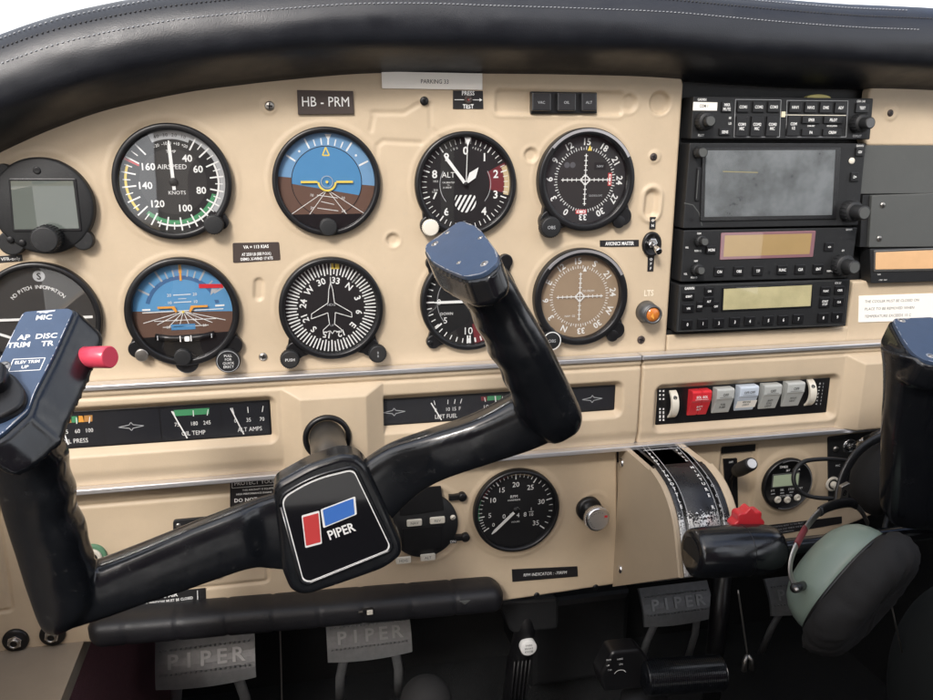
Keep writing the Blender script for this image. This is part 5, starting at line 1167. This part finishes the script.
def cover(t, pl, px, rad, parent, inset=.95):
    top = [Vector(pl.loc(*q)) for q in rpoly(px, rad, 5)]; c = sum(top, Vector((0, 0)))/len(top)
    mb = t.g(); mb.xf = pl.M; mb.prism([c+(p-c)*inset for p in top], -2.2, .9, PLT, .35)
    k = len(top); ring = [c+(p-c)*(inset-.012) for p in top]
    pts = []
    for i in range(k):
        a, b = ring[i], ring[(i+1) % k]; n_ = max(1, int((b-a).length/1.6))
        for j in range(n_): pts.append(a.lerp(b, j/n_))
    for i in range(len(pts)):                 # paint worn off along the edge
        a, b = pts[i], pts[(i+1) % len(pts)]; q = noise.noise(Vector((a.x*.12, a.y*.12, 4)))+.35*noise.noise(Vector((a.x*.9, a.y*.9, 1)))
        if q > -.12: 
            a2 = c+(a-c)*(1-.02-.05*max(0, q)*random.uniform(.5, 1)); b2 = c+(b-c)*(1-.02-.05*max(0, q)*random.uniform(.5, 1)); mb.poly([a, b, b2, a2], .96, ALU)
    return mb, t, parent
DN = (.36, -.92, 0)
u, v = P(327, 437, 20); hubw = 140
t = T('control_wheel', 'large black control wheel with two grips and a badge with red and blue blocks', 'control wheel', u, v, 14)
yo = t
# shaft and its collar
hc = P3(338, 520, hubw)
mb = t.g(); mb.lathe([(19.5, 14), (19.5, 23), (18.5, 24.5), (16.2, 24.5), (15.2, 22)], BLK, u, v, 48); mb.f.pop(); mb.mi.pop(); mb.sm.pop(); t.part('shaft_collar', mb)
mb = t.g(); mb.tube([(u, v, 2), (u, v, 70), (u+(hc.x-u)*.3, v+(hc.y-v)*.3, hubw-4)], [14.2]*3, mat('dark_steel_shaft', (.15, .15, .15), .38, .9, .3, 700, var=.2), 44); t.part('shaft', mb)
# hub
hp = [(273, 492), (277, 484), (311, 465), (342, 455), (357, 456.5), (367, 465), (386, 505), (403, 545), (402, 557), (386, 569.5), (347, 583.5), (306, 597), (291, 593), (281.5, 571)]
mb = t.g(); mb.prism(rpoly(PQ(hp, hubw+13), 7, 4), hubw-6, hubw+13, GLO, 4.5, seg=5); hub = t.part('hub', mb)
ip = [(278.5, 497), (313, 476.5), (354.5, 466.5), (392, 545), (390, 551), (308, 584), (301, 581)]
pts = rpoly(PQ(ip, hubw+13), [7, 30, 5, 4, 6, 5, 4], 5); mb = t.g(); mb.tube([(p.x, p.y, hubw+12.6) for p in pts]+[(pts[0].x, pts[0].y, hubw+12.6)], 1.5, GLO, 10); t.part('badge_rim', mb, hub)
mb = t.g(); w = hubw+13.3; cpt = sum(pts, Vector((0, 0)))/len(pts)
mb.prism([cpt+(p-cpt)*.985 for p in pts], hubw+11, w, BAD, .2)
ring = [cpt+(p-cpt)*.955 for p in pts]; mb.plines(ring, 1.15, w+.12, WHT, True)
rd = PQ([(301.5, 515.5), (319.3, 510.5), (322, 543.5), (305.3, 548)], w); bl = PQ([(320.5, 509.5), (355.3, 496.3), (356.8, 514.3), (323.3, 528)], w)
for q, m_ in ((rd, REM), (bl, BLU)):
    q = [Vector(p) for p in q]; c = sum(q, Vector((0, 0)))/4; mb.prism(rpoly(q, 1), w, w+.14, WHT, .05); mb.prism(rpoly([c+(p-c)*.88 for p in q], .8), w, w+.24, m_, .05)
a, b = P(323.5, 540.5, w), P(358, 528, w); mb.text('PIPER', *P(341, 530.8, w), w+.2, 6.6, WHT, rot=vang(a, b), sx=.82, bold=1)
badge = t.part('badge', mb, hub)
# arms and grips
R = [((352, 470), (376, 535), 141, 8, 4), ((385, 447), (408, 500), 143, 9, 4), ((425, 432.5), (437, 479), 150, 11, 4), ((472, 417), (487, 461), 155, 12, 4), ((508, 398), (530, 447), 161, 13, 3.4), ((532, 382), (560, 434), 166, 14, 3)]
G = [((548, 441), (577, 424), 168, 13, 2.8), ((530, 428), (579, 410), 170, 17, 2.7), ((514, 405), (569, 385), 172, 18.5, 2.5), ((505, 384), (556, 358), 175, 19, 2.4), ((494, 364), (546, 338), 178, 19, 2.4), ((484, 345), (535, 319), 180, 19, 2.4), ((474, 324), (524, 301), 182, 19, 2.4), ((463, 303), (511, 278), 185, 20, 2.6), ((455, 288), (500, 262), 186, 20, 3)]
mb = t.g(); sweep(mb, R, GLO); sweep(mb, G, GLO, 40, (-1, 1.6, 7.2, 4, .11))
plR = Plane((422, 246, 138), (461, 220, 138), (500, 256, 212), ((422, 246), (461, 220)))
hpx = [(422, 247), (461, 219.5), (480, 227), (500.5, 254), (500, 264), (486, 276), (466, 280), (444, 271), (429, 262)]
head(mb, plR, hpx, DN, 19, GLO); ar = remesh(mb, 'grip_and_arm', t.e, GLO, 1.3, 7)
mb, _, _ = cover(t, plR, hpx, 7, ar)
for px, py, r in ((435.5, 245, 2.6), (448, 234, 1.7), (481, 239, 1.7), (485, 265, 2.6), (459.5, 264, 1.6)):
    x, y = plR.loc(px, py); mb.arc(x, y, 1.0, r*.55, r, 0, 360, ALU, 16); mb.lathe([(r*.6, .9), (r*.6, 1.4), (0.01, 1.5)], STL, x, y, 12)
t.part('top_plate', mb, ar)
Lm = [((292, 490), (304, 570), 141, 8, 4), ((262, 498), (272, 566), 143, 9, 4), ((238, 507), (250, 565), 149, 11, 4), ((200, 521.5), (213, 577), 153, 11, 4), ((166, 535.5), (181, 588), 157, 11.5, 4), ((130, 550), (146, 599), 161, 12, 4), ((95, 563), (110, 612), 165, 13, 3.4), ((66, 570), (76, 623), 168, 14, 3)]
Gl = [((55, 629), (84, 615), 168, 12, 2.8), ((43, 621), (96, 596), 170, 16, 2.8), ((30, 588), (94, 566), 172, 18, 2.6), ((19, 553), (90, 541), 175, 19, 2.5), ((8, 518), (79, 511), 178, 19, 2.5), ((1, 492), (75, 488), 181, 19, 2.5), ((-6, 465), (69, 460), 184, 19, 2.5), ((-13, 440), (63, 437), 187, 20, 2.5), ((-18, 415), (66, 414), 190, 21, 2.6), ((-18, 398), (70, 396), 191, 20, 3)]
mb = t.g(); sweep(mb, Lm, GLO); sweep(mb, Gl, GLO, 40, (1, 2.2, 7.6, 4, .11))
plL = Plane((24, 310, 160), (72, 306, 160), (0, 360, 190), ((20, 345.7), (48, 344)))
hpl = [(24, 309.5), (71, 306), (76.5, 309), (56, 355), (36, 394), (29, 414), (2, 438), (-22, 452), (-44, 436), (-40, 420), (0, 358)]
head(mb, plL, hpl, (.62, -.78, -.12), 24, GLO); al = remesh(mb, 'grip_and_arm', t.e, GLO, 1.3, 7)
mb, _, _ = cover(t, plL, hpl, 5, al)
def pt(s_, px, py, h, al='C', sx=1): mb.text(s_, *plL.loc(px, py), 1.02, h, WHT, al=al, sx=sx, bold=1)
hh = 3.5
pt('MIC', 44.5, 318.5, hh); pt('AP', 24.5, 338.5, hh*1.05); pt('DISC', 47, 337, hh*1.05); pt('TRIM', 19.5, 346, hh*1.05); pt('TR', 48, 344.5, hh*1.05); pt('ELEV TRIM', 28, 363, hh*.6, sx=.9); pt('UP', 25.5, 368, hh*.6)
mb.plines([plL.loc(*q) for q in ((14, 360.5), (45.8, 359), (40.5, 371), (9, 372.8))], .45, 1.02, WHT, True)
x, y = plL.loc(4.8, 367.5); mb.lathe([(3.3, .9), (3.3, 1.3), (2.4, 1.8), (0.01, 1.9)], STL, x, y, 20); mb.line((x-2, y-1), (x+2, y+1), .6, 1.95, BLK)
tpL = t.part('top_plate', mb, al)
mb = t.g(); mb.xf = plL.M; x, y = plL.loc(2, 396); pts = rpoly([plL.loc(*q) for q in ((-30, 388), (6, 376), (18, 381), (30, 398), (26, 412), (4, 425), (-34, 432))], 6); mb.prism(pts, .5, 6, BLK, 2, seg=4); tb = t.part('trim_switch_base', mb, al)
mb = t.g(); mb.xf = plL.M; pts = rpoly([plL.loc(*q) for q in ((-26, 384), (4, 374), (14, 379), (12, 396), (0, 404), (-30, 408))], 2.5); mb.prism(pts, 5, 13, BLK, 2.4, seg=3, mtop=PLT); t.part('trim_rocker', mb, tb)  # rocker top carries the same painted sky reflection
# red disconnect button on the side of the left head
a, b, c, d_ = P3(70, 359, 168), P3(83, 357.5, 174), P3(92, 357, 178), P3(110.5, 357, 185)
ax = (d_-a).normalized(); mb = t.g(); mb.tube([a, a+ax*3, b], [8.2, 8, 5.2], mat('dull_brass_steel', (.30, .28, .24), .35, .9, .4, 600, var=.15), 28)
for i in range(5): q = b+ax*(i*1.1); mb.tube([q, q+ax*.5, q+ax*1.0], [4.6, 5, 4.6], MATS['dull_brass_steel'], 24)
cl = t.part('button_collar', mb, al); mb = t.g(); e0 = c-ax*5.5; mb.tube([e0, e0+ax*.5, d_-ax*.6, d_], [5.6, 6.2, 6.2, 5.6], PNK, 36); t.part('red_button', mb, al)

# right-hand control wheel
u, v = P(886, 402, 20); t = T('control_wheel', 'second control wheel, only its left grip showing at the right edge', 'control wheel', u, v, 14)
u, v = P(900, 402, 20)
mb = t.g(); mb.lathe([(19.5, 14), (19.5, 23), (18.5, 24.5), (0.01, 24.5)], BLK, u, v, 48); t.part('shaft_collar', mb); t.part('shaft', t.g().tube([(u, v, 2), (u, v, 134)], [14.2, 14.2], STL, 36))
G2 = [((893, 524), (958, 524), 158, 11, 3), ((886, 510), (964, 508), 160, 17, 2.8), ((885.5, 486), (963, 484), 163, 19, 2.6), ((886.5, 458), (961, 456), 167, 19, 2.6), ((887.5, 428), (957, 426), 171, 19, 2.6), ((890.5, 398), (955, 397), 175, 20, 2.6), ((891.5, 372), (953, 370), 179, 20, 2.8), ((890, 352), (950, 350), 181, 20, 3)]
mb = t.g(); sweep(mb, G2, GLO); plC = Plane((889, 318.5, 150), (936, 317, 150), (901, 344, 182), ((889, 318.5), (936, 317)))
hpc = [(889, 318.3), (934, 316.5), (964, 330), (974, 356), (966, 368), (938, 365.5), (922, 361.5), (911, 354), (901, 341)]
head(mb, plC, hpc, (-.10, -.95, -.3), 22, GLO); sweep(mb, [((930, 500), (948, 540), 158, 12, 3), ((990, 478), (1008, 528), 150, 12, 4), ((1060, 450), (1080, 520), 142, 12, 4)], GLO)
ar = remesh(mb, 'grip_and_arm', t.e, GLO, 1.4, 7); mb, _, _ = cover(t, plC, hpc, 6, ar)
for px, py in ((901, 321.5), (930, 357)):
    x, y = plC.loc(px, py); mb.arc(x, y, 1.0, 1.7, 3.0, 0, 360, ALU, 16); mb.lathe([(1.7, .9), (1.7, 1.3), (0.01, 1.4)], STL, x, y, 12)
t.part('top_plate', mb, ar)

# ================================================================== HEADSET
W0 = 180
def frame(axis, up):
    z = Vector(axis).normalized(); x = Vector(up).cross(z).normalized(); y = z.cross(x); return Matrix((x, y, z)).transposed().to_4x4()
cc = P3(843, 581, W0); t = T('headset', 'aviation headset with sage green ear cup and black cushion hanging below the round clock', 'headset', cc.x, cc.y, W0)
ax = Vector((.40, -.34, .85)).normalized()        # from the shell towards the cushion
M = frame(ax, (.62, .78, 0)); M.translation = cc
mb = t.g(); mb.xf = M; secs = []
A_, B_ = 46, 33
def ell(a, b, z, e=2.3, n=48, jit=0): return [(math.copysign(abs(math.cos(q))**(2/e), math.cos(q))*b*(1+jit*noise.noise(Vector((math.cos(q)*3, math.sin(q)*3, z*.1)))+jit*.45*noise.noise(Vector((math.cos(q)*9, math.sin(q)*9, z*.05)))), math.copysign(abs(math.sin(q))**(2/e), math.sin(q))*a*(1+jit*noise.noise(Vector((math.cos(q)*3+9, math.sin(q)*3, z*.1)))+jit*.45*noise.noise(Vector((math.cos(q)*9, math.sin(q)*9, z*.05)))), z+jit*22*noise.noise(Vector((math.cos(q)*6, math.sin(q)*6, 5)))) for q in [2*PI*i/n for i in range(n)]]
for sc, zz in ((.12, -30), (.38, -29), (.6, -26.5), (.78, -22), (.9, -16), (.97, -9), (1, -3), (1, 2), (.97, 3)): secs.append(ell(A_*sc, B_*sc, zz))
mb.loft(secs, SAG, True); shell = t.part('ear_cup', mb)
mb = t.g(); mb.xf = M; e_ = ell(A_*1.015, B_*1.015, 3.2); mb.tube([Vector(p) for p in e_]+[Vector(e_[0])], 1.5, BLK, 8); t.part('edge_trim', mb, shell)
mb = t.g(); mb.xf = M
for x_, y_ in ((-17, 22), (-17, -24), (4, 36)):
    z_ = -30*(max(0, 1-(x_/B_)**2-(y_/A_)**2))**.45; mb = t.g(); mb.xf = M; mb.sphere((x_, y_, z_), (2.6, 2.6, 1.6), STL, 14, 8); t.part('rivet', mb, shell)
mb = t.g(); mb.xf = M; secs = []
for sc, zz in ((.90, 3), (1.06, 4.5), (1.14, 9), (1.16, 15), (1.12, 21), (1.04, 26), (.93, 29.5), (.78, 31), (.6, 31), (.4, 30), (.2, 29.5)): secs.append(ell(A_*sc*1.03, B_*sc*1.06, zz, 2.3, 96, .06))
mb.loft(secs, FOA, True); t.part('ear_cushion', mb)
# chrome stirrup along the outside of the green shell
st = [P3(800, 590, 190), P3(791, 578, 188), P3(791, 560, 184), P3(798, 542, 176), P3(808, 525, 164), P3(822, 510, 148), P3(838, 504, 128), P3(852, 503, 118), P3(862, 512, 114), P3(868, 524, 112)]
st = resample(st, 40); mb = t.g(); mb.tube(st, [2.9]*40, STL, 12, flat=.35, up=(.5, .3, .8)); bd = t.part('stirrup', mb)
mb = t.g(); mb.tube(st[18:34], [3.9]*16, BLK, 12, flat=.5, up=(.5, .3, .8)); t.part('stirrup_sleeve', mb, bd)
mb = t.g(); mb.tube(st[8:13], [3.4]*5, DRD, 12, flat=.45, up=(.5, .3, .8)); t.part('red_tape', mb, bd)
mb = t.g(); a = P3(795, 588, 196); mb.sphere(tuple(a), 3.6, BLK, 16, 10); mb.sphere(tuple(a+Vector((-1, .5, 3))), 2, STL, 12, 8); mb.tube([a, P3(804, 585, 182)], [3.2, 3.2], BLK, 14); t.part('pivot_knob', mb, bd)
# second cup seen from its dark cushion side, resting against the wheel shaft
c2_ = P3(884, 473, 88); M2 = frame((.62, -.2, .76), (.55, .83, 0)); M2.translation = c2_; mb = t.g(); mb.xf = M2; secs = []
for sc, zz in ((.3, -24), (.7, -20), (.95, -10), (1.0, 0), (1.0, 8), (.9, 12), (.6, 12.5)): secs.append(ell(38*sc, 31*sc, zz, 2.2))
mb.loft(secs, FOA, True); t.part('ear_cushion', mb)
# headband loop of black wire and the lead
lp = [(850, 461), (832, 459), (815, 459.5), (803, 462), (796, 469), (793.5, 478), (796, 487), (804, 494), (816, 497.5), (832, 498.5), (846, 500)]
mb = t.g(); pts = resample([P3(x, y, 60+i*2.5) for i, (x, y) in enumerate(lp)], 60); mb.tube(pts, 1.9, BLM, 10); t.part('cable', mb)
mb = t.g(); pts = resample([P3(x, y, w) for x, y, w in ((891, 505, 110), (888, 515, 122), (885, 526, 132), (884, 536, 140))], 20); mb.tube(pts, 2.1, BLM, 10); t.part('cable', mb)
# yoke of the headband: black sweep joining cups and the small white clip
mb = t.g(); pts = resample([P3(x, y, w) for x, y, w in ((838, 503, 112), (840, 488, 108), (846, 470, 104), (858, 452, 100), (874, 440, 97), (892, 434, 95))], 40); mb.tube(pts, [4.2]*40, BLK, 12, flat=.5); t.part('headband_arm', mb)
mb = t.g(); q = PQ([(842, 487), (850.5, 483), (848, 499), (839.5, 503.5)], 118); mb.prism(rpoly(q, 1), 114, 118, STL, .4); a = P(845, 493, 118.2); mb.text('B', a[0], a[1], 118.15, 4.5, BLK, rot=-.3, bold=1); t.part('clip', mb)

# ================================================================== FOOTWELL
PW = -165
def pedal(label, tl, tr, br, bl, roll):
    pass
c = P3(206, 657, PW); t = T('rudder_pedal', 'worn metal rudder pedal with raised letters at the far left below the knee pad', 'pedal', c.x, c.y, PW, 'rudder pedals')
mb = t.l(); secs = []; nn = 24
grid = []
for j in range(9):
    f = j/8; row = []
    for i in range(nn+1):
        g = i/nn; x = (g-.5)*(104-9*f*0); y = 21-f*44-6*(1-(2*g-1)**2)*0+5*math.sin(f*1.2)*0 - 4*(1-(2*g-1)**2)*f; z = -12+f*26+5*math.sin(f*PI); row.append((x, y, z))
    grid.append(row)
vs = [p for r in grid for p in r]; fs = [[j*(nn+1)+i, (j+1)*(nn+1)+i, (j+1)*(nn+1)+i+1, j*(nn+1)+i+1] for j in range(8) for i in range(nn)]
off = len(vs); vs += [(x, y-3, z-4) for x, y, z in vs]; fs += [[off+q for q in f[::-1]] for f in fs]
for i in range(nn): fs.append([i, i+1, off+i+1, off+i]); k = 8*(nn+1); fs.append([k+i+1, k+i, off+k+i, off+k+i+1])
for j in range(8): a = j*(nn+1); b = a+nn+1; fs.append([b, a, off+a, off+b]); a += nn; b += nn; fs.append([a, b, off+b, off+a])
mb.add(vs, fs, PED, False); plate_ = t.part('foot_plate', mb)
th_ = math.atan2(26, 44); mb = t.l(); mb.xf = Matrix.Translation((0, 2, 3.8)) @ Matrix.Rotation(-(PI/2-math.atan2(44, 26)), 4, 'X')
for i, ch in enumerate('PIPER'):                     # raised letters and studs
    x = -34+i*17; mb.text(ch, x, 0, 1.4, 15, mat('pedal_letter_metal', (.36, .365, .37), .4, .5, .3, 500, var=.3) if 'pedal_letter_metal' not in MATS else MATS['pedal_letter_metal'], sx=1.1, bold=1)
for i in range(19): mb.lathe([(1.3, 0), (1.1, 2.0), (0.01, 2.2)], PED, -46+i*5.1, -13.5, 8); 
for i in range(19): mb.lathe([(1.3, 0), (1.1, 2.0), (0.01, 2.2)], PED, -46+i*5.1, 12, 8)
mb.xf = None; t.part('raised_lettering', mb, plate_)
mb = t.l(); 
for s_ in (-1, 1): mb.tube([(s_*26, -20, 4), (s_*33, -34, 2), (s_*37, -60, -6), (s_*38, -110, -22)], [5.5, 6, 6, 6], PED, 10, flat=.5)
mb.tube([(-31, -25, 3), (31, -25, 3)], [4.5, 4.5], PED, 10, flat=.6); t.part('pedal_frame', mb)
p1 = t.e
for lab, x, y, sc in (('worn metal rudder pedal below the middle of the knee pad, second from the left', 369, 634, .93), ('brighter metal rudder pedal under the throttle quadrant', 676, 602, .90), ('rudder pedal mostly hidden behind the green ear cup', 800, 592, .9)):
    c = copy_tree(p1); q = P3(x, y, PW-15); c.location = W(*q); c['label'] = lab; c.scale = (sc, sc, sc)
# park brake lever with its round white tag
q = P3(527.5, 645.5, -20); t = T('park_brake_lever', 'black park brake lever with a round white tag in the dark footwell', 'lever', q.x, q.y-90, -60)
mb = t.g(); mb.tube([(q.x-4, q.y-120, -60), (q.x-3, q.y-30, -40), (q.x, q.y+10, -30), (q.x+2, q.y+55, -40)], [12, 11.5, 10.5, 9], BLK, 24); 
for i in range(-2, 3): mb.tube([(q.x+i*4-4, q.y-120, -44), (q.x+i*4-3, q.y-20, -25.5)], 1.1, BLK, 6)
t.part('lever_body', mb)
mb = t.g(); mb.lathe([(8.2, -22), (8.2, -15.5), (7.4, -15), (0.01, -15)], mat('white_tag', (.8, .8, .78), .5), q.x, q.y, 36)
for i, s_ in enumerate(('PARK', 'BRAKE', 'KNOB')): mb.text(s_, q.x, q.y+3.4-i*3.4, -14.9, 2.0, BLK)
t.part('tag', mb)
# elevator trim wheel
q = P3(680, 680, 60); t = T('trim_wheel_console', 'black trim console with a ribbed roller and white printed marks at the bottom', 'trim console', q.x, q.y, 40)
a = [P3(x, y, 66) for x, y in ((600, 676), (612, 652), (640, 649), (654, 666), (654, 688), (604, 692))]
mb = t.g(); mb.prism(rpoly([(p.x, p.y) for p in a], 4), 48, 66, BLK, 3, seg=3); cs = t.part('console', mb); mb = t.g()
for px, py, s_ in ((608.5, 660, 'TRIM'), (620, 659, 'NOSE'), (608, 665.5, 'UP'), (621, 664, 'DN'), (610, 670, 'T.O.')): p = P(px, py, 66.2); mb.text(s_, p[0], p[1], 66.15, 1.5)
p = P(620, 676, 66.2); mb.arc(p[0], p[1], 66.15, 6, 6.5, -60, 60, WHT, 20); t.part('lettering', mb, cs)
A, B = P3(642, 678, 70), P3(724, 672, 78); L_ = (B-A).length; d = (B-A)/L_; mb = t.g(); k = 160
mb.tube([A+d*(L_*i/k) for i in range(k+1)], [(15.0+.9*(i % 4 in (0, 1)))*(math.sqrt(max(.25, 1-max(0, 1-min(i, k-i)/8)**2*.7))) for i in range(k+1)], GLO, 44, smooth=False); t.part('ribbed_roller', mb)
q = P3(642, 706, 70); solo('trim_cover', 'rounded black cover below the ribbed roller at the bottom edge', 'cover', q.x, q.y, 60, MB().sphere((q.x+6, q.y, 62), (22, 9, 22), BLM, 28, 16))
# dark rounded bellows at the bottom centre
q = P3(428, 704, 20); mb = MB(); mb.sphere((q.x, q.y-4, 10), (24, 23, 24), FOA, 36, 22); solo('bellows_boot', 'rounded dark textured boot poking up at the bottom centre of the footwell', 'boot', q.x, q.y, 0, mb)
# column, rods and cables
def rod(name, label, pts, r, m, cat='rod', grp=None, fork=False):
    t = T(name, label, cat, *P3(*pts[-1]), grp); t.part('shaft', t.g().tube(resample([P3(*p) for p in pts], max(4, len(pts)*5)), r, m, 10))
    if fork:
        e = P3(*pts[-1])
        for s_ in (-1, 1): t.part('fork_prong', t.g().tube([e, e+Vector((s_*4, -5, 2)), e+Vector((s_*4.5, -16, 3))], [2.2, 2.4, 2.8], STL, 10))
    return t
rod('linkage_rod', 'thin metal rod with a forked end under the black sleeve', [(738, 590, -20), (747.5, 655, -10)], 1.0, STL, fork=True)
rod('wire', 'thin grey wire curving down below the green ear cup', [(891, 603, 30), (897, 630, 34), (906, 668, 30)], .9, STL, 'wire')
rod('wire', 'thin pale cable hanging between the two left rudder pedals', [(280, 628, -60), (281, 660, -60), (282, 705, -60)], .7, STL, 'wire')
mb = MB(); a = P3(720, 600, -60); mb.tube([(a.x, a.y+60, -60), (a.x, a.y-160, -60)], [10, 10], BLK, 20); solo('control_column', 'dark upright tube behind the linkage rod in the footwell', 'tube', a.x, a.y-160, -60, mb)
mb = MB(); a, b = P(530, 640, -250), P(625, 640, -250); mb.box(a[0], -700, -380, b[0], a[1]+60, -240, BLM, 8); solo('centre_pedestal', 'dark central pedestal under the panel between the pedals', 'pedestal', (a[0]+b[0])/2, -700, -200, mb)
for px, py, lab in ((537, 595.5, 'dark screw on the bottom lip of the lower panel left of the quadrant'), (596, 587.5, 'second dark screw on the bottom lip of the lower panel, nearest the quadrant')): screw(px, py, 0, lab, 2.8, BLK)
a = [P3(x, y, -20) for x, y in ((500, 604), (560, 600), (560, 632), (512, 636))]; mb = MB(); mb.prism(rpoly([(p.x, p.y) for p in a], 6), -60, -24, BLM, 3); q = a[0]; solo('under_panel_bracket', 'dark bracket under the right end of the knee pad', 'bracket', q.x, q.y, -60, mb)
# seat bolster at the lower right
q = P3(960, 690, 90); mb = MB(); mb.sphere((q.x+36, q.y-30, 70), (62, 125, 90), mat('dark_seat_fabric', (.014, .017, .017), .9, 0, .6, 900, .15, 60), 36, 22); solo('seat_bolster', 'dark grey-green fabric seat bolster in the lower right corner', 'seat', q.x, q.y-120, 60, mb)

# ================================================================== UNSEEN CABIN BEHIND THE CAMERA (added to shape the light and the reflections)
LIN = mat('roof_lining', (.42, .37, .31), .9, var=.08)
mb = MB(); secs = []
for i in range(13):
    w = 860+860*i/12; secs.append([(u, 430+60*(1-((u-230)/640)**2)+th, w) for u, th in [(-340+1140*j/14, 0) for j in range(15)]+[(800-1140*j/14, 25) for j in range(15)]])  # front edge set back so sky and sun reach the panel
mb.loft(secs, LIN, False); struct('unseen_cabin_roof', mb)
mb = MB(); mb.box(-360, -752, 1700, 830, 500, 1720, LIN, 0); struct('unseen_rear_bulkhead', mb)
mb = MB(); mb.box(-362, -752, -390, -346, -60, 640, BEI2, 0); mb.box(-362, -752, 640, -346, -260, 1700, BEI2, 0); mb.box(-362, -60, 700, -346, 440, 790, LIN, 0); struct('cabin_wall_left', mb)  # rear sill lowered so the airspeed glass mirrors the daylight outside
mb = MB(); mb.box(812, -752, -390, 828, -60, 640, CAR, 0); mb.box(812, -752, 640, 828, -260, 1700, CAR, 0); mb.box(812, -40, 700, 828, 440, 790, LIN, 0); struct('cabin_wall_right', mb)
mb = MB(); mb.box(-40000, -1910, -40000, 40000, -1900, 40000, mat('unseen_apron_concrete', (.42, .41, .38), .9, var=.1, vscale=.5), 0); struct('ground', mb)  # unseen apron added to brighten the airspeed glass and light from below
for uc, lab in ((60, 'unseen maroon padded pilot seat added for dial reflections behind the camera on the left'), (560, 'unseen maroon padded seat added for dial reflections behind the camera on the right')):
    mb = MB((uc, -600, 1000)); mb.xf = Matrix.Translation((uc, -180, 1000)); mb.prism(rr(0, 0, 440, 640, 90, 8), 0, 110, MAR, 25, seg=4); mb.xf = None
    solo('unseen_pilot_seat', lab, 'seat', uc, -600, 1000, mb)

# ================================================================== LIGHT
Wd = bpy.data.worlds.new('World'); S.world = Wd; Wd.use_nodes = True; nt = Wd.node_tree
sky = nt.nodes.new('ShaderNodeTexSky'); sky.sky_type = 'NISHITA'; sky.sun_disc = False
SUN_EL, SUN_AZ = math.radians(38), math.radians(208)     # azimuth: 0 = ahead of the panel (+Y), clockwise
sky.sun_elevation = SUN_EL; sky.sun_rotation = SUN_AZ; sky.air_density = .7; sky.dust_density = 5.0; sky.ozone_density = 1.0
bg = nt.nodes['Background']; bg.inputs['Strength'].default_value = .15; tcw = nt.nodes.new('ShaderNodeTexCoord'); cn = nt.nodes.new('ShaderNodeTexNoise'); cn.inputs['Scale'].default_value = 2.2; cn.inputs['Detail'].default_value = 7
nt.links.new(tcw.outputs['Generated'], cn.inputs['Vector']); cm = nt.nodes.new('ShaderNodeMapRange'); cm.inputs[1].default_value = .40; cm.inputs[2].default_value = .60; nt.links.new(cn.outputs['Fac'], cm.inputs[0])
cx_ = nt.nodes.new('ShaderNodeMix'); cx_.data_type = 'RGBA'; cx_.inputs[7].default_value = (4.6, 4.7, 4.85, 1)     # bright thin cloud
sp = nt.nodes.new('ShaderNodeSeparateXYZ'); nt.links.new(tcw.outputs['Generated'], sp.inputs[0]); hz = nt.nodes.new('ShaderNodeMapRange'); hz.inputs[1].default_value = -.02; hz.inputs[2].default_value = .02; nt.links.new(sp.outputs['Z'], hz.inputs[0])
cf = nt.nodes.new('ShaderNodeMath'); cf.operation = 'MULTIPLY'; lo = nt.nodes.new('ShaderNodeMapRange'); lo.inputs[1].default_value = .5; lo.inputs[2].default_value = .16; nt.links.new(sp.outputs['Z'], lo.inputs[0])
mxx = nt.nodes.new('ShaderNodeMath'); mxx.operation = 'MAXIMUM'; nt.links.new(cm.outputs[0], mxx.inputs[0]); nt.links.new(lo.outputs[0], mxx.inputs[1]); nt.links.new(mxx.outputs[0], cf.inputs[0]); nt.links.new(hz.outputs[0], cf.inputs[1])
nt.links.new(cf.outputs[0], cx_.inputs[0]); nt.links.new(sky.outputs[0], cx_.inputs[6]); nt.links.new(cx_.outputs[2], bg.inputs[0])
sl = bpy.data.lights.new('sun', 'SUN'); sl.energy = 1.2; sl.angle = math.radians(12); sl.color = (1, .975, .945); so = bpy.data.objects.new('sun', sl); COL.objects.link(so)
dirv = Vector((math.sin(SUN_AZ)*math.cos(SUN_EL), math.cos(SUN_AZ)*math.cos(SUN_EL), math.sin(SUN_EL))); so.rotation_euler = dirv.to_track_quat('Z', 'Y').to_euler()
S.view_settings.view_transform = 'Standard'; S.view_settings.look = 'None'; S.view_settings.gamma = 1; S.view_settings.exposure = 1.3
